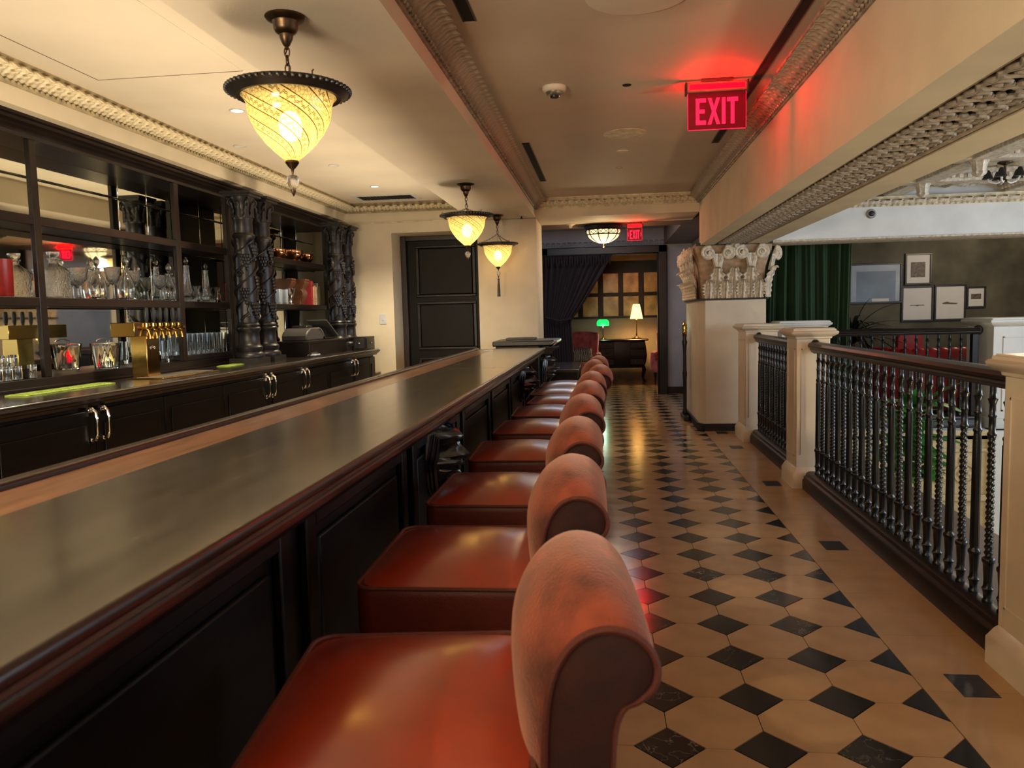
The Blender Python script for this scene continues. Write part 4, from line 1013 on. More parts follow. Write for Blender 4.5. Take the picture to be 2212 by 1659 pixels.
sg = lathe_thing('silver_goblet', 'silver footed goblet in front of the walnut brackets', 'goblet', (-3.25, 7.96, 1.568), [('bowl', M['chrome'], [(0, 0), (.036, 0), (.034, .008), (.012, .02), (.010, .06), (.014, .07), (.04, .10), (.05, .165), (.046, .165), (.035, .11), (0, .08)], {})])
def bracket(label, y, x):
    t = thing('carved_bracket', label, 'bracket', (x, y, 1.568))
    prof = [(-.10, 0), (.0, 0), (.012, .02), (.01, .05), (.03, .08), (.045, .11), (.04, .15), (.02, .17), (.05, .20), (.075, .235), (.07, .255), (.08, .262), (.08, .28), (-.10, .28)]
    MB().prism([(a, b) for a, b in prof], -.055, .055, 'xz').build('body', M['corbel'], t, bev=.004)
    for k in range(4):
        yy = -.04+.027*k
        MB().tube([(.012, yy, .03), (.036, yy, .09), (.05, yy, .12), (.028, yy, .17), (.06, yy, .215), (.08, yy, .245)], [.008, .011, .012, .009, .011, .008], 6).build('flute', M['corbel'], t)
    return t
bracket('carved walnut bracket nearer the red book', 8.40, -3.31)
bracket('carved walnut bracket behind the silver goblet', 8.17, -3.37)

# ------------------------------------------------------------------ beer tap and other things on the back counter
tp = thing('beer_tap', 'brass T shaped beer tap tower with black handles', 'beer tap', (-3.0, 4.88, cz))
s6 = lambda mb: mb.xf(lambda p: p-Vector((-3.0, 4.88, cz)))
s6(MB().box(-3.065, -2.955, 4.81, 4.955, cz+.004, 1.33)).build('post', M['brass'], tp, bev=.003)
s6(MB().box(-3.115, -2.95, 4.68, 5.235, 1.32, 1.412)).build('tap_box', M['brass'], tp, bev=.004)
s6(MB().box(-3.085, -2.93, 4.77, 4.995, cz, cz+.008)).build('base_plate', M['brass'], tp, bev=.002)
bd = MB()
for sx in ((-.006, 0), (.016, .010), (-.028, .010)):
    bd.lathe([(.0085, 0), (.0085, .0015), (.0065, .0015), (.0065, 0)], 12, (-2.955, 4.883+sx[0], 1.25+sx[1]*-.6), 'x')
s6(bd).build('emblem', M['paper'], tp)
for k in range(6):
    y = 4.80+.078*k
    v = s6(MB().lathe([(.016, 0), (.016, .006), (.010, .008), (.010, .03), (.014, .032), (.014, .05), (0, .055)], 10, (-2.95, y, 1.372), 'x')); v.tube([(-3.0+3.0+.055, y-4.88, 1.375-cz), (.072, y-4.88, 1.36-cz), (.082, y-4.88, 1.325-cz), (.084, y-4.88, 1.305-cz)], [.011, .010, .008, .009], 8); v.tube([(.06, y-4.88, 1.375-cz), (.062, y-4.88, 1.41-cz)], .007, 8)
    f = v.build('faucet', M['brass'], tp)
    s6(MB().lathe([(.007, 1.405), (.009, 1.41), (.009, 1.42), (.013, 1.435), (.0145, 1.49), (.011, 1.505), (0, 1.508)], 10, (-2.937, y, 0))).build('tap_handle', M['black'], f)
dt = tag(MB().box(-3.02, -2.80, 4.72, 5.46, cz, cz+.010).build('drip_tray', M['brass'], bev=.003), 'long flat brass drip tray under the beer tap', 'tray')
sl = MB()
for k in range(22): sl.box(-3.0, -2.82, 4.75+.031*k, 4.762+.031*k, cz+.010, cz+.012)
tag(sl.build('grille', M['steel'], dt, 0), kind='stuff')
def barmat(label, y0, y1, x0, x1):
    o = tag(MB().box(x0, x1, y0, y1, cz, cz+.006).build('bar_mat', M['greenmat'], bev=.002), label, 'mat')
    nb = MB(); n = int((y1-y0)/.035)
    for k in range(n):
        for j in range(3): nb.box(x0+.012+(x1-x0-.024)*j/3+.004, x0+.012+(x1-x0-.024)*(j+1)/3-.004, y0+.01+k*.035, y0+.036+k*.035, cz+.006, cz+.009)
    tag(nb.build('nubs', M['greenmat'], o, 0), kind='stuff')
barmat('yellow green rubber bar mat at the left end of the back counter', 3.70, 4.45, -3.07, -2.95)
barmat('yellow green rubber bar mat in front of the carved columns', 5.98, 6.85, -3.09, -2.98)
ps = thing('wooden_crate', 'low dark wooden box in front of the right bay carrying the printer', 'box', (-3.05, 8.0, cz))
MB().box(-.20, .20, -.62, .50, 0, .145).build('body', M['wood'], ps, bev=.004)
MB().box(-.205, .205, -.625, .505, .13, .15).build('lid', M['woodred'], ps, bev=.004)
pt = thing('receipt_printer', 'grey domed receipt printer with silver band on the low wooden box', 'printer', (-3.05, 7.74, cz+.15))
MB().prism([(-.24, 0), (.24, 0), (.24, .05), (.20, .09), (.10, .125), (-.10, .125), (-.20, .09), (-.24, .05)], -.13, .13, 'yz').build('body', M['greylid'], pt, bev=.012)
MB().prism([(.10, .128), (.16, .118), (.22, .085), (.252, .05), (.252, .03), (.235, .03), (.235, .048), (.205, .075), (.15, .105), (.10, .115)], -.135, .135, 'yz').build('band', M['steel'], pt, bev=.003)
MB().prism([(-.10, .125), (.08, .125), (.05, .15), (-.08, .15)], -.08, .08, 'yz').build('paper_hood', M['black'], pt, bev=.006)
dp = thing('display_screen', 'dark slanted order screen behind the receipt printer', 'screen', (-2.99, 8.13, cz+.15))
MB().loft([[(-.11, -.16, .20), (.11, -.16, .20), (.11, -.14, .205), (-.11, -.14, .205)], [(-.11, .19, .02), (.11, .19, .02), (.11, .20, .04), (-.11, .20, .04)]]).build('panel', M['greylid'], dp, bev=.003)
MB().prism([(-.05, 0), (.20, 0), (.18, .03), (-.02, .12)], -.05, .05, 'yz').build('stand', M['black'], dp, bev=.004)
bx = thing('drawer_box', 'small dark box with round knob at the far end of the back counter', 'box', (-2.755, 8.86, cz))
MB().box(-.085, .06, -.16, .20, 0, .15).build('body', M['wood'], bx, bev=.004)
MB().box(.06, .068, -.13, .17, .02, .13).build('drawer', M['ebony'], bx, bev=.003)
MB().ball((.076, .02, .075), .012, 10, 6).build('knob', M['chrome'], bx)
MB().box(-.07, .045, -.168, -.16, .02, .13).build('end_drawer', M['ebony'], bx, bev=.003)
MB().ball((-.01, -.176, .075), .012, 10, 6).build('knob', M['chrome'], bx)
ph = thing('stapler_tray', 'small black tray with pale papers in front of the wooden box', 'tray', (-2.80, 7.36, cz))
MB().box(-.05, .05, -.10, .10, 0, .012).build('tray', M['black'], ph, bev=.003)
MB().box(-.035, .035, -.07, .085, .012, .024).build('papers', M['paper'], ph, bev=.002)
MB().tube([(-.02, -.09, .012), (.0, -.06, .038), (.01, .03, .04), (.02, .09, .02)], [.006, .010, .010, .006], 6).build('pen_clip', M['black'], ph)
# ------------------------------------------------------------------ pendant lamps
link_me = MB().tube([(.010*math.cos(2*PI*k/12), 0, .019*math.sin(2*PI*k/12)) for k in range(12)], .003, 5, closed=True).mesh('chain_link', M['bronze'])
link_s = MB().tube([(.006*math.cos(2*PI*k/8), 0, .011*math.sin(2*PI*k/8)) for k in range(8)], .0018, 4, closed=True).mesh('chain_link', M['bronze'])
def pendant(label, x, y, rim=-.275, apex=-.20, tassel=False, power=12, loose=0):
    t = thing('pendant_lamp', label, 'lamp', (x, y, 2.53), 0, None)
    MB().lathe([(0, 0), (.074, 0), (.076, -.004), (.070, -.012), (.050, -.020), (.046, -.028), (.045, -.045), (.038, -.058), (.026, -.066), (.025, -.072), (.023, -.082), (.012, -.105), (.006, -.11), (.008, -.118), (0, -.122)], 24).build('canopy', M['bronze'], t)
    nl = max(3, int((apex+.115)/-.030)); h0 = -.128
    for k in range(nl): inst('chain_link', link_me, t, (0, 0, h0-.031*k), (0, 0, (k % 2)*PI/2))
    MB().tube([(.004, 0, -.11), (-.010, .005, -.14), (.008, -.004, -.17), (.004, 0, apex-.01), (0, 0, rim-.06)], .0022, 5).build('cord', M['ebony'], t)
    za = min(apex, h0-.031*nl+.012)
    RT = .21
    for q in range(3):
        a = R(75+120*q); p0 = Vector((0, 0, za)); p1 = Vector((RT*math.cos(a), RT*math.sin(a), rim+.012))
        n = 13
        for k in range(n):
            u = (k+.5)/n; p = p0.lerp(p1, u)-Vector((0, 0, .012*math.sin(u*PI)))
            dv = (p1-p0).normalized(); o = inst('chain_link', link_s, t, p)
            o.rotation_mode = 'QUATERNION'; o.rotation_quaternion = dv.to_track_quat('Z', 'Y') @ Matrix.Rotation((k % 2)*PI/2, 4, 'Z').to_quaternion()
        MB().tube([p1, p1+Vector((0, 0, .014)), p1+Vector((.006, 0, .02))], .003, 5).build('hook', M['bronze'], t)
    rg = MB().lathe([(.172, rim-.012), (.176, rim-.020), (.192, rim-.022), (.205, rim-.012), (.222, rim-.004), (.228, rim+.004), (.222, rim+.012), (.205, rim+.010), (.19, rim-.004), (.172, rim-.004), (.172, rim-.012)], 40)
    for k in range(56):
        a = 2*PI*k/56; rg.ball((.226*math.cos(a), .226*math.sin(a), rim+.003), .0085, 6, 4)
    rg.build('rim', M['ebony'], t)
    z = rim
    sh = [(.187, z-.004), (.178, z-.014), (.166, z-.026), (.158, z-.042), (.155, z-.065), (.151, z-.09), (.142, z-.115), (.124, z-.148), (.094, z-.188), (.062, z-.220), (.036, z-.242), (.018, z-.258)]
    n = 48; rings = [[(r*math.cos(2*PI*i/n), r*math.sin(2*PI*i/n), zz) for i in range(n)] for r, zz in sh]
    MB().loft(rings, caps=False).build('glass_shade', M['shade'], t, ang=80)
    MB().lathe([(.024, z-.252), (.026, z-.26), (.016, z-.275), (.006, z-.285), (.004, z-.30), (0, z-.302)], 14).build('finial', M['bronze'], t)
    zz = z-.30
    MB().lathe([(0, zz), (.006, zz-.004), (.016, zz-.008), (.024, zz-.016), (.024, zz-.028), (.019, zz-.045), (.010, zz-.058), (.0, zz-.06)], 8).build('crystal_drop', M['cut'], t, ang=10)
    MB().lathe([(0, zz-.058), (.010, zz-.060), (.010, zz-.066), (.003, zz-.082), (0, zz-.086)], 10).build('drop_tip', M['bronze'], t)
    if tassel:
        ts = MB().lathe([(0, zz-.08), (.010, zz-.085), (.012, zz-.10), (.008, zz-.11), (.013, zz-.16), (.017, zz-.29), (.0, zz-.292)], 12, lobes=6, lamp=.1); ts.build('tassel', M['ebony'], t)
    MB().ball((0, 0, z-.125), .046, 10, 6, (1, 1, 1.25)).build('bulb', M['hot'], t)
    MB().lathe([(.012, z-.02), (.014, z-.06), (0, z-.061)], 10).build('bulb_holder', M['bronze'], t)
    return t
pendant('ornate hanging glass lamp nearest the camera with dark beaded rim', -1.165, 2.93, power=120)
pendant('ornate hanging glass lamp in the middle of the three over the bar', -1.16, 6.78, rim=-.27, power=120)
pendant('ornate hanging glass lamp at the far wall with long dark tassel', -1.185, 8.96, rim=-.325, apex=-.20, tassel=True, power=90)

# ------------------------------------------------------------------ ceiling fittings
def downlight(label, x, y, z, on=True):
    t = thing('downlight', label, 'light', (x, y, z))
    MB().lathe([(.036, 0), (.050, 0), (.052, -.004), (.040, -.005), (.036, -.002), (.036, 0)], 24).build('trim_ring', M['paper'], t)
    MB().lathe([(0, -.001), (.037, -.001), (.037, -.0015), (0, -.0015)], 20).build('lens', M['down'] if on else M['ceil'], t)
    return t
for lb, y in (('small lit downlight in the ceiling beside the nearest pendant', 4.985), ('small lit downlight in the ceiling before the air grille', 8.075)):
    downlight(lb, -2.335, y, ZC); spot('downlight_beam', (-2.335, y, ZC-.02), 170, (1, .84, .58), 125, .7)
for y in (1.9, -1.0): spot('downlight_beam', (-2.335, y, ZC-.02), 170, (1, .84, .58), 125, .7)
downlight('small unlit ceiling disc between the two lit downlights', -2.36, 6.9, ZC, False)
downlight('small unlit ceiling disc near the left cornice', -2.79, 5.97, ZC, False)
vt = thing('air_grille', 'white ceiling air grille with dark slats in the far left corner', 'vent', (-2.42, 8.82, ZC))
mb = MB()
for a in ((-.36, .36, -.20, -.15), (-.36, .36, .15, .20), (-.36, -.31, -.15, .15), (.31, .36, -.15, .15)): mb.box(a[0], a[1], a[2], a[3], -.008, 0)
mb.build('frame', M['paper'], vt, bev=.002)
MB().box(-.31, .31, -.15, .15, -.002, 0).build('backing', M['hole'], vt)
for k in range(16):
    x = -.29+.0385*k
    MB().prism([(x, -.002), (x+.014, -.010), (x+.017, -.010), (x+.003, -.002)], -.15, .15, 'xz').build('slat', M['steel'] if k < 9 else M['black'], vt, 0)
ZR = ZC-.02
sd = thing('smoke_detector', 'cream round smoke detector on the right ceiling', 'smoke detector', (-.272, 4.80, ZR))
MB().lathe([(0, 0), (.072, 0), (.074, -.012), (.068, -.024), (.055, -.03), (0, -.031)], 24).build('base', M['ceil'], sd)
MB().lathe([(.052, -.03), (.046, -.045), (.034, -.052), (0, -.053)], 20).build('chamber', M['steel'], sd)
MB().lathe([(.026, -.052), (.024, -.062), (.0, -.063)], 14).build('sensor', M['black'], sd)
def disc(name, label, cat, x, y, r, m, z=ZR, d=.004):
    t = tag(MB().lathe([(0, 0), (r, 0), (r, -d*.6), (r*.93, -d), (0, -d)], 32).build(name, m, loc=(x, y, z)), label, cat); return t
disc('ceiling_disc', 'small black round opening left of the near exit sign', 'opening', .154, 4.842, .026, M['hole'])
disc('ceiling_speaker', 'flat beige speaker disc in the middle of the right ceiling', 'speaker', .18, 6.125, .165, M['soffit'] if False else M['trim'])
s2 = disc('ceiling_speaker', 'large round speaker disc cut off by the upper edge', 'speaker', .16, 3.50, .20, M['trim'])
MB().lathe([(.20, 0), (.222, 0), (.222, -.005), (.20, -.006)], 32).build('rim', M['ceil'], s2)
disc('ceiling_cover', 'small round cover plate behind the speaker disc', 'cover', .172, 6.77, .052, M['ceil'], d=.006)
disc('sprinkler_cover', 'tiny sprinkler cover near the far cornice of the right ceiling', 'sprinkler', .16, 7.52, .030, M['trimdark'], d=.006)
def slot(label, x, y0, y1, w=.05):
    o = tag(MB().box(x-w/2, x+w/2, y0, y1, ZR-.003, ZR).build('slot_diffuser', M['hole'], bev=0), label, 'vent')
    MB().box(x-w/2-.006, x-w/2, y0, y1, ZR-.005, ZR).box(x+w/2, x+w/2+.006, y0, y1, ZR-.005, ZR).build('edge', M['black'], o, 0)
slot('black slot air diffuser along the dropped ceiling, beyond the smoke detector', -.589, 6.27, 8.08)
slot('black slot air diffuser cut off by the upper edge of the photo', -.588, 1.5, 3.67)
slot('long black slot air diffuser beside the right cornice behind the exit sign', .903, 2.2, 6.61, .045)
sp = thing('sprinkler', 'small sprinkler head on the dropped ceiling at the far wall', 'sprinkler', (-.91, 9.0, 2.53))
MB().lathe([(0, 0), (.05, 0), (.05, -.005), (.03, -.015), (.02, -.02), (0, -.02)], 16).build('escutcheon', M['ceil'], sp)
MB().lathe([(.010, -.02), (.010, -.04), (.02, -.044), (.02, -.047), (0, -.047)], 12).build('head', M['black'], sp)

# ------------------------------------------------------------------ exit signs
LET = {'E': [[(0, 0), (.62, 0), (.62, .16), (.22, .16), (.22, .43), (.55, .43), (.55, .58), (.22, .58), (.22, .84), (.62, .84), (.62, 1), (0, 1)]],
       'X': [[(0, 0), (.22, 0), (.38, .34), (.54, 0), (.76, 0), (.49, .5), (.75, 1), (.53, 1), (.38, .67), (.23, 1), (.01, 1), (.27, .5)]],
       'I': [[(.0, 0), (.22, 0), (.22, 1), (.0, 1)]],
       'T': [[(.22, 0), (.44, 0), (.44, .84), (.66, .84), (.66, 1), (0, 1), (0, .84), (.22, .84)]],
       '<': [[(0, .5), (.3, .2), (.3, .42), (.14, .5), (.3, .58), (.3, .8)]], '>': [[(.3, .5), (0, .2), (0, .42), (.16, .5), (0, .58), (0, .8)]]}
WID = {'E': .62, 'X': .76, 'I': .22, 'T': .66, '<': .3, '>': .3}
def exit_sign(label, x, y, ztop, w, h, text, arrows=False, tilt=0):
    t = thing('exit_sign', label, 'exit sign', (x, y, ztop), tilt)
    MB().box(-.09, .09, -.03, .03, -.016, 0).build('canopy', M['black'], t, bev=.003)
    hs = MB().box(-w/2-.004, w/2+.004, -.022, .022, -.075, -.016)
    hs.build('housing', M['soffit'], t, bev=.003)
    MB().box(-w/2-.014, -w/2-.003, -.024, .024, -.085, -.014).box(w/2+.003, w/2+.014, -.024, .024, -.085, -.014).build('end_cap', M['black'], t, bev=.002)
    zt = -.072; zb = -.072-h
    MB().prism(rrect(-w/2, w/2, zb, zt, .008, 3), -.003, .003, 'xz').build('panel', M['exitp'], t)
    for sgn in (-1, 1):
        ed = MB()
        ed.prism([(-w/2, zb+.006), (-w/2+.003, zb+.006), (-w/2+.003, zt), (-w/2, zt)], -.0042, .0042, 'xz').prism([(w/2-.003, zb+.006), (w/2, zb+.006), (w/2, zt), (w/2-.003, zt)], -.0042, .0042, 'xz').prism([(-w/2+.004, zb), (w/2-.004, zb), (w/2-.004, zb+.003), (-w/2+.004, zb+.003)], -.0042, .0042, 'xz')
    ed.build('lit_edge', M['exitl'], t, 0)
    lh = h*.70; asp = .62 if not arrows else .60
    tot = sum(WID[c] for c in text)+.10*(len(text)-1); sc = lh*asp/1.0
    if arrows: sc = w*.66/tot
    else: sc = w*.72/tot
    xx = -tot*sc/2; lt_ = MB()
    for c in text:
        for poly in LET[c]:
            for sgn in (-1,):
                q = [(xx+p[0]*sc, zb+h*.14+p[1]*lh) for p in poly]
                lt_.prism(q, -.0055, -.002, 'xz')
                lt_.prism([(-p[0], p[1]) for p in q], .002, .0055, 'xz')
        xx += (WID[c]+.10)*sc
    if arrows:
        for c, x0 in (('<', -w*.46), ('>', w*.40)):
            q = [(x0+p[0]*.03, zb+h*.14+p[1]*lh) for p in LET[c][0]]; lt_.prism(q, -.0055, -.002, 'xz')
    lt_.build('lettering', M['exitl'], t, 0)
    # the lit strips on both upper flanks of the housing
    MB().box(-w/2+.01, w/2-.01, -.0235, -.022, -.06, -.03).box(-w/2+.01, w/2-.01, .022, .0235, -.06, -.03).build('glow_strip', M['exitt'], t, 0)
    return t
exit_sign('red glowing exit sign hanging on the right ceiling near the camera', .672, 4.83, ZR, .335, .215, 'EXIT')
exit_sign('small red exit sign with two arrows beyond the lobby opening', .40, 10.15, 2.525, .185, .155, 'EXIT', True)

# ------------------------------------------------------------------ lobby fittings
fl = thing('flush_ceiling_light', 'domed leaded glass ceiling light with dark lattice band in the lobby', 'ceiling light', (.01, 10.35, 2.525))
MB().lathe([(0, 0), (.24, 0), (.25, -.02), (.235, -.045), (.225, -.06), (.22, -.06), (.22, -.02), (0, -.02)], 24).build('crown', M['ebony'], fl)
dome = [(.222, -.06), (.215, -.10), (.205, -.125), (.18, -.165), (.13, -.20), (.07, -.222), (0, -.23)]
MB().lathe(dome, 32).build('dome', M['flush'], fl)
mb = MB()
for k in range(10):
    a = 2*PI*k/10; mb.tube([(r*1.01*math.cos(a), r*1.01*math.sin(a), z-.001) for r, z in dome[:-1]], .006, 5)
for k in range(20):
    for s in (-1, 1):
        a = 2*PI*k/20; b = a+s*2*PI/20
        mb.tube([(.225*math.cos(a), .225*math.sin(a), -.065), (.214*math.cos(b), .214*math.sin(b), -.12)], .0035, 4)
for r, z in ((.226, -.064), (.210, -.124)): mb.tube([(r*math.cos(2*PI*k/28), r*math.sin(2*PI*k/28), z) for k in range(28)], .007, 5, closed=True)
mb.build('leading', M['ebony'], fl)
MB().lathe([(.02, -.228), (.012, -.24), (.005, -.265), (.010, -.275), (0, -.29)], 10).build('finial', M['bronze'], fl)
point('lobby_lamp_glow', (0, 0, -.30), 14, (1, .75, .42), .05, fl)
ls = thing('sprinkler', 'small pale sprinkler head on the lobby soffit left of the domed light', 'sprinkler', (-.40, 10.1, 2.525))
MB().lathe([(0, 0), (.055, 0), (.055, -.006), (.02, -.02), (.018, -.045), (0, -.045)], 14).build('head', M['ceil'], ls)
# plum curtain swept to one side
cu = thing('plum_curtain', 'dark plum velvet curtain swept and tied to the left in the lobby doorway', 'curtain', (-.55, 13.42, 0))
def cfn(u, v):
    z = 2.36*(1-v); zt = 1.30
    xr = .15
    if z > zt: s = (z-zt)/(2.36-zt); xr = -.56+.71*s**.62*(.35+.65*s**.4)
    else: xr = -.555+.06*(1-z/zt)
    xl = -1.03 if z > 1.9 else -1.03+.02*(1.9-z)
    x = xl+(xr-xl)*u
    amp = .045*(.5+.5*min(1, (xr-xl)/.9))
    y = amp*math.sin(u*2*PI*11+.8*math.sin(v*3))+.012*math.sin(u*2*PI*27)
    return (x+.55, y, max(z, .012))
MB().grid(cfn, 150, 30).build('drape', M['pcurtain'], cu, ang=80, solid=.006)
mb = MB()
for k in range(26):
    x = -.46+1.12*k/25
    mb.tube([(x, -.05, 2.36), (x+.004, -.062, 2.28), (x+.002, -.05, 2.20)], [.012, .016, .008], 6)
mb.build('pleated_heading', M['pcurtain'], cu)
MB().tube([(-.42, -.05, 1.34), (-.2, -.09, 1.28), (-.02, -.06, 1.31), (.0, .04, 1.34)], .016, 6).build('tie', M['pcurtain'], cu)
MB().lathe([(.012, -.5), (.012, .72)], 8, (0, 0, 2.375), 'x').build('curtain_rod', M['ebony'], cu)
# carved screen post beside the column, seen edge on
ep = thing('carved_easel_post', 'slim dark carved post with gilded top standing behind the column edge', 'post', (1.03, 10.35, 0))
MB().box(-.035, .035, -.25, .25, 0, .06).build('foot', M['ebony'], ep, bev=.01)
MB().lathe([(.030, .06), (.034, .10), (.022, .13), (.024, .5), (.030, .60), (.022, .64), (.021, .85), (.026, .95), (.034, 1.0), (.022, 1.04), (.030, 1.10), (.0, 1.11)], 12).build('post', M['ebony'], ep)
MB().lathe([(.024, 1.10), (.034, 1.12), (.026, 1.15), (.036, 1.18), (.028, 1.20), (.034, 1.22), (.012, 1.25), (.006, 1.28), (0, 1.29)], 12).build('finial', M['brass'], ep)
# ------------------------------------------------------------------ sitting room beyond
dk = thing('writing_desk', 'dark wooden writing desk carrying the two lamps', 'desk', (.35, 15.95, 0))
MB().loft([[(x, y, z) for x, y in rrect(-.50-e, .50+e, -.24-e, .24+e, .04, 3)] for e, z in ((-.01, .83), (.02, .845), (.025, .855), (.01, .868))]).build('desk_top', M['wood'], dk)
MB().loft([[(x, y, z) for x, y in rrect(-.46-e, .46+e, -.21-e, .21+e, .04, 3)] for e, z in ((-.03, .30), (.01, .42), (.03, .55), (.01, .72), (-.01, .84))]).build('carcass', M['wood'], dk)
for sx in (-1, 1):
    for z in (.42, .60, .75):
        d = MB().box(sx*.30-.14, sx*.30+.14, -.255, -.235, z-.055, z+.065).build('drawer', M['wood'], dk, bev=.006)
        MB().tube([(sx*.30-.05, -.258, z+.015), (sx*.30-.03, -.27, z-.01), (sx*.30+.03, -.27, z-.01), (sx*.30+.05, -.258, z+.015)], .006, 6).build('handle', M['brass'], d)
    for sy in (-.17, .17): MB().tube([(sx*.40, sy, .36), (sx*.44, sy*1.05, .26), (sx*.41, sy, .10), (sx*.45, sy*1.1, .01)], [.04, .032, .02, .026], 8).build('leg', M['wood'], dk)
gl = thing('banker_lamp', 'brass desk lamp with bright green glass shade', 'lamp', (-.02, 15.90, .868))
MB().lathe([(0, 0), (.085, 0), (.085, .01), (.06, .022), (.02, .03), (.012, .05), (.011, .30), (.016, .31), (0, .32)], 16).build('stand', M['brass'], gl)
MB().loft([[(x, y, z) for x, y in rrect(-.12+e, .12-e, -.07+e, .07-e, .05, 4)] for e, z in ((0, .275), (-.004, .31), (.0, .35), (.02, .385), (.045, .40))]).build('shade', M['greenl'], gl)
MB().tube([(-.06, -.05, .28), (-.06, -.05, .17)], .003, 4).build('pull_chain', M['brass'], gl)
point('banker_lamp_glow', (0, -.09, .24), 2.5, (.75, 1, .80), .03, gl)
al = thing('table_lamp', 'slim brass table lamp with glowing amber cone shade', 'lamp', (.645, 15.92, .868))
MB().lathe([(0, 0), (.10, 0), (.10, .015), (.06, .025), (.03, .05), (.012, .06), (.018, .09), (.010, .12), (.010, .36), (.016, .38), (.006, .40), (0, .42)], 16).build('stand', M['bronze'], al)
n = 32; MB().loft([[(r*math.cos(2*PI*i/n), r*math.sin(2*PI*i/n), z) for i in range(n)] for r, z in ((.125, .40), (.115, .45), (.09, .58), (.065, .69))], caps=False).build('lamp_shade', M['amberl'], al, ang=80)
point('table_lamp_glow', (0, 0, .47), 34, (1, .66, .26), .04, al)
def armchair(label, x, y, rz, cushion):
    t = thing('tufted_armchair', label, 'armchair', (x, y, 0), rz)
    # back curved, tufted, facing -Y
    def bf(u, v):
        a = (u-.5)*2; xx = .29*a*(1+.10*v); yy = .16-.17*abs(a)**2.4
        z = .40+.62*v-.03*a*a*v
        cu_, cv = (u*4) % 1, (v*3+(.5 if int(u*4) % 2 else 0)) % 1
        b = .035*math.sin(PI*cu_)*math.sin(PI*cv)
        return (xx, yy-.05-b, z)
    mb = MB().grid(bf, 32, 24); nb = len(mb.v)
    mb.grid(lambda u, v: (.31*(u-.5)*2*(1+.10*v), .16-.17*abs((u-.5)*2)**2.4+.06, .40+.63*v-.03*((u-.5)*2)**2*v), 16, 8)
    mb.build('backrest', M['pink'], t, ang=70, solid=.03)
    MB().tube([(.31*a/8, .10-.17*abs(a/8)**2.4+.02, 1.02-.03*(a/8)**2) for a in range(-8, 9)], .03, 8).build('top_roll', M['pink'], t)
    MB().loft([[(x_, y_, z) for x_, y_ in rrect(-.27+e, .27-e, -.36+e, .12-e, .06, 4)] for e, z in ((.02, .24), (0, .27), (0, .40), (.02, .45), (.06, .465))]).build('seat', M['pink'], t)
    for sx in (-1, 1):
        MB().tube([(sx*.31, .0, .30), (sx*.31, -.05, .52), (sx*.31, -.15, .60), (sx*.30, -.28, .58), (sx*.29, -.33, .45), (sx*.28, -.34, .30)], [.05, .05, .055, .055, .045, .045], 8).build('arm', M['pink'], t)
        for sy in (-.30, .10): MB().lathe([(.014, 0), (.018, .04), (.028, .24)], 8, (sx*.24, sy, 0)).build('leg', M['wood'], t)
    return t
armchair('rose velvet tufted armchair with patterned cushion left of the desk', -.44, 15.42, R(8), True)
armchair('rose velvet tufted armchair cut by the doorway right of the desk', 1.32, 15.45, R(-28), True)
cmat = mat('palm_print_cushion', (.55, .58, .50), .8)
nt = cmat.node_tree; b = nt.nodes['Principled BSDF']; tc = nd(nt, 'ShaderNodeTexCoord'); wv = nd(nt, 'ShaderNodeTexWave'); wv.inputs['Scale'].default_value = 9; wv.inputs['Distortion'].default_value = 7; wv.inputs['Detail'].default_value = 3
nt.links.new(tc.outputs['Object'], wv.inputs['Vector']); cr = nd(nt, 'ShaderNodeValToRGB'); nt.links.new(wv.outputs['Fac'], cr.inputs[0])
cr.color_ramp.elements[0].position = .25; cr.color_ramp.elements[0].color = (.03, .05, .03, 1); cr.color_ramp.elements[1].position = .5; cr.color_ramp.elements[1].color = (.6, .62, .55, 1)
nt.links.new(cr.outputs[0], b.inputs['Base Color'])
cs = MB()
for s in (-1, 1):
    cs.grid(lambda u, v: ((u-.5)*.40, s*.055*(max(0, (1-abs(2*u-1)**4)*(1-abs(2*v-1)**4)))**.5, (v-.5)*.26), 14, 10)
tag(cs.build('cushion', cmat, loc=(-.43, 15.27, .60), ang=80, rot=(R(-14), 0, R(8))), 'white cushion with dark palm leaf print on the left armchair', 'cushion')

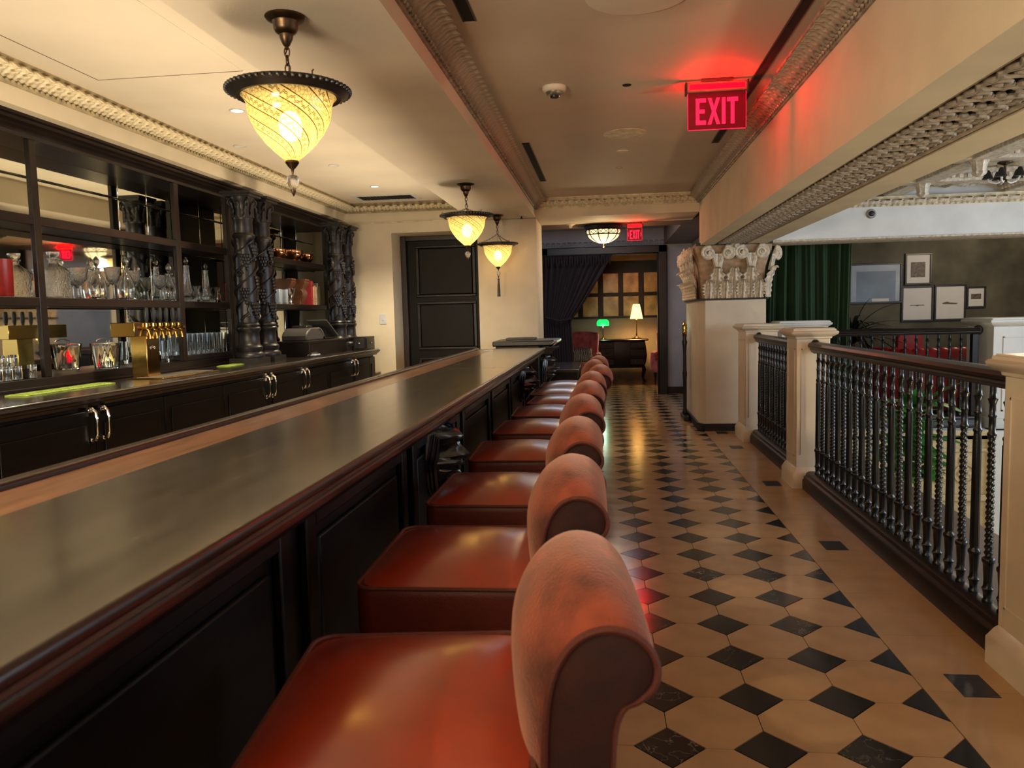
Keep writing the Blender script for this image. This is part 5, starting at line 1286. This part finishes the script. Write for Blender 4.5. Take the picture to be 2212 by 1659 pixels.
# ------------------------------------------------------------------ hall and lounge
cg = thing('green_curtain', 'deep green velvet curtain hanging behind the stone column', 'curtain', (2.45, 10.32, 0))
MB().grid(lambda u, v: (-.75+1.37*u+.02*math.sin(v*2+u*9), .075*math.sin(u*2*PI*9+.5*math.sin(v*2.2))*(.7+.3*math.sin(u*17))+.015*math.sin(u*2*PI*31), .012+2.30*(1-v)), 170, 12).build('drape', M['gvelvet'], cg, ang=80, solid=.006)
MB().lathe([(.014, -.8), (.014, .66)], 8, (0, 0, 2.33), 'x').build('curtain_rod', M['bronze'], cg)
def pic(label, x0, x1, z0, z1, art, Y=13.0):
    cx, cz_ = (x0+x1)/2, (z0+z1)/2; w, h = x1-x0, z1-z0
    t = thing('framed_picture', label, 'picture', (cx, 13.098, cz_))
    f = .028; mb = MB()
    for a in ((-w/2, w/2, -h/2, -h/2+f), (-w/2, w/2, h/2-f, h/2), (-w/2, -w/2+f, -h/2+f, h/2-f), (w/2-f, w/2, -h/2+f, h/2-f)): mb.box(a[0], a[1], -.03, 0, a[2], a[3])
    mb.build('frame', M['ebony'], t, bev=.003)
    MB().box(-w/2+f, w/2-f, -.012, 0, -h/2+f, h/2-f).build('mount', M['paper'] if art != 'sea' else mat('blue_grey_print', (.12, .17, .25), .35, nscale=3, namt=.3), t, 0)
    k = MB()
    if art == 'photo': k.box(-w*.28, w*.26, -.0135, -.012, -h*.26, h*.22)
    elif art == 'line': k.box(-w*.22, w*.22, -.0135, -.012, -h*.05, -h*.03).ball((0, -.011, -.05*h), .03, 8, 4, (1, .1, .3))
    elif art == 'boat': k.prism([(-.26*w, -.02*h), (-.1*w, .03*h), (0, 0), (.26*w, -.02*h), (.2*w, -.05*h), (-.2*w, -.04*h)], -.0135, -.012, 'xz')
    elif art == 'band': k.box(-w*.26, w*.26, -.0135, -.012, -h*.09, h*.16)
    if k.v: k.build('print', mat('brown_print', (.10, .075, .065), .5, nscale=40, namt=.8), t, 0)
    if art == 'sea':
        MB().box(-w/2+f, w/2-f, -.0135, -.012, h*.30, h/2-f).box(-w/2+f, -w*.36, -.0135, -.012, -h/2+f, h*.30).box(w*.38, w/2-f, -.0135, -.012, -h/2+f, h*.3).build('pale_border', mat('pale_blue_print', (.34, .42, .54), .4, nscale=4, namt=.2), t, 0)
        MB().box(-.06*w, .26*w, -.0135, -.012, -h*.47, -h*.38).build('white_bar', M['paper'], t, 0)
    return t
pic('large blue grey framed print partly behind the palm', 3.86, 4.66, 1.445, 2.075, 'sea')
pic('small framed photograph with heavy black frame, hung highest', 4.70, 5.10, 1.72, 2.21, 'photo')
pic('framed pale drawing with a thin dark line, below the heavy black frame', 4.655, 5.135, 1.145, 1.70, 'line')
pic('framed pale drawing of a low brown boat', 5.145, 5.615, 1.15, 1.71, 'boat')
pic('smallest framed print with dark band at the right end of the group', 5.62, 5.905, 1.335, 1.67, 'band')
# palm behind the railing
pm = thing('potted_palm', 'dark arching palm in a pot between the green curtain and pictures', 'plant', (3.48, 11.6, 0))
MB().lathe([(0, 0), (.16, 0), (.20, .30), (.22, .34), (.20, .34), (.18, .30), (0, .28)], 20).build('pot', M['soil'], pm)
MB().lathe([(.05, .28), (.035, .9), (.03, 1.0), (0, 1.02)], 10).build('stem', M['wood'], pm)
def blade(mb, p0, az, lean, L, w, droop):
    pts = []; n = 8
    for k in range(n+1):
        t = k/n; r = L*t*math.sin(lean)*(1+.3*t); z = L*t*math.cos(lean)-droop*t*t
        pts.append(Vector(p0)+Vector((r*math.cos(az), r*math.sin(az), z)))
    side = Vector((-math.sin(az), math.cos(az), 0)); vs = []
    for k, p in enumerate(pts):
        ww = w*math.sin(PI*min(1, .08+.92*k/n))**.6*(1 if k < n else .1)
        vs += [p-side*ww, p+Vector((0, 0, -.25*ww)), p+side*ww]
    fs = []
    for k in range(n): fs += [(3*k, 3*k+1, 3*k+4, 3*k+3), (3*k+1, 3*k+2, 3*k+5, 3*k+4)]
    mb.add(vs, fs)
rnd = random.Random(3)
for k in range(64):
    mb = MB(); blade(mb, (0, 0, .85+.18*rnd.random()), rnd.uniform(0, 2*PI), R(rnd.uniform(8, 62)), rnd.uniform(.55, .95), rnd.uniform(.018, .032), rnd.uniform(.25, .75))
    mb.build('leaf', M['palm'], pm, 60)
# tall green plant rising from the lower hall
gp = thing('rubber_plant', 'bright green leafy plant rising behind the near railing', 'plant', (2.93, 8.0, -1.6))
MB().lathe([(0, 0), (.20, 0), (.26, .36), (.28, .42), (.25, .42), (.22, .36), (0, .34)], 20).build('pot', M['soil'], gp)
for k in range(4):
    a = R(90*k+20); MB().tube([(.05*math.cos(a), .05*math.sin(a), .34), (.09*math.cos(a), .09*math.sin(a), 1.0), (.16*math.cos(a), .16*math.sin(a), 1.7+.1*k), (.2*math.cos(a), .2*math.sin(a), 1.95+.08*k)], [.016, .013, .010, .005], 6).build('stem', M['leaf'], gp)
for k in range(110):
    z = rnd.uniform(1.25, 2.12); a = rnd.uniform(0, 2*PI); r = rnd.uniform(.02, .20)
    mb = MB(); blade(mb, (r*math.cos(a), r*math.sin(a), z), a+rnd.uniform(-.5, .5), R(rnd.uniform(30, 100)), rnd.uniform(.18, .30), rnd.uniform(.055, .085), rnd.uniform(.02, .12))
    mb.build('leaf', M['leaf'], gp, 60)
# curved red sofa
sf = thing('curved_red_sofa', 'round backed crimson tufted sofa behind the far railing', 'sofa', (4.25, 11.15, 0))
def arcp(r, a, z): return (r*1.05*math.cos(a), .75*r*math.sin(a), z)
A0, A1 = R(180), R(360)
N = 44
sec = [(.62, .02), (.62, .12), (.645, .50), (.665, .62)]
MB().loft([[arcp(r, A0+(A1-A0)*k/N, z) for r, z in ((.54, .04), (.64, .04), (.655, .40), (.665, .64), (.60, .66), (.54, .40))] for k in range(N+1)]).build('outer_back', M['redsofa'], sf, ang=60)
def tf(u, v):
    a = A0+(A1-A0)*u; ph = PI*v
    cu_ = (u*14) % 1
    r = .615+(.085+.018*abs(math.sin(PI*u*14))*math.sin(ph))*math.cos(ph)*-1; z = .71+(.125+.02*abs(math.sin(PI*u*14)))*math.sin(ph)-.05*math.cos(ph)*0
    return arcp(r, a, z)
MB().grid(tf, 112, 10).build('tufted_roll', M['redsofa'], sf, ang=80)
MB().loft([[(x, y-.0, z) for x, y in [(.56*1.05*math.cos(A0+(A1-A0)*k/20), .56*.75*math.sin(A0+(A1-A0)*k/20)) for k in range(21)]] for z in (.10, .44)]).build('seat', M['redsofa'], sf, ang=60)
for a in (200, 250, 290, 340): MB().lathe([(.02, 0), (.03, .06)], 8, arcp(.60, R(a), 0)).build('leg', M['ebony'], sf)
rc = thing('red_lounge_chair', 'upright crimson chair back showing above the curved sofa', 'chair', (4.42, 12.1, 0))
MB().loft([[(x, y, z) for x, y in rrect(-.18-e, .18+e, -.05, .05, .03, 3)] for e, z in ((0, .40), (.01, .7), (0, .93), (-.03, .985), (-.08, .995))]).build('backrest', M['redsofa'], rc)
MB().box(-.24, .24, .05, .55, .28, .45).build('seat', M['redsofa'], rc, bev=.03)
for sx in (-.18, .18):
    for sy in (.0, .5): MB().lathe([(.016, 0), (.022, .30)], 8, (sx, sy, 0)).build('leg', M['ebony'], rc)
ab = thing('fire_alarm', 'round metal fire alarm on the pale beam across the hall', 'alarm', (2.97, YB, 2.425))
MB().lathe([(0, 0), (.052, 0), (.052, -.012), (.04, -.022), (0, -.022)], 20, (0, 0, 0), 'y').build('base', M['steel'], ab)
MB().lathe([(.03, -.02), (.032, -.035), (.02, -.045), (0, -.046)], 16, (0, 0, 0), 'y').build('dome', M['black'], ab)
# hall chandelier
ch = thing('hall_chandelier', 'small hanging light with dark bell shades under the carved hall ceiling', 'chandelier', (3.42, 7.3, 2.60))
MB().lathe([(0, 0), (.06, 0), (.06, -.012), (.02, -.025), (.011, -.03), (.011, -.145), (.03, -.155), (.02, -.17), (0, -.172)], 14).build('stem', M['bronze'], ch)
for k in range(5):
    a = 2*PI*k/5+.3; ca, sa = math.cos(a), math.sin(a)
    MB().tube([(0, 0, -.15), (.06*ca, .06*sa, -.175), (.11*ca, .11*sa, -.16), (.125*ca, .125*sa, -.135)], .008, 6).build('arm', M['white'], ch)
    MB().lathe([(.012, -.06), (.02, -.075), (.028, -.10), (.042, -.125), (.044, -.135), (.0, -.132)], 12, (.125*ca, .125*sa, 0)).build('shade', M['ebony'], ch)
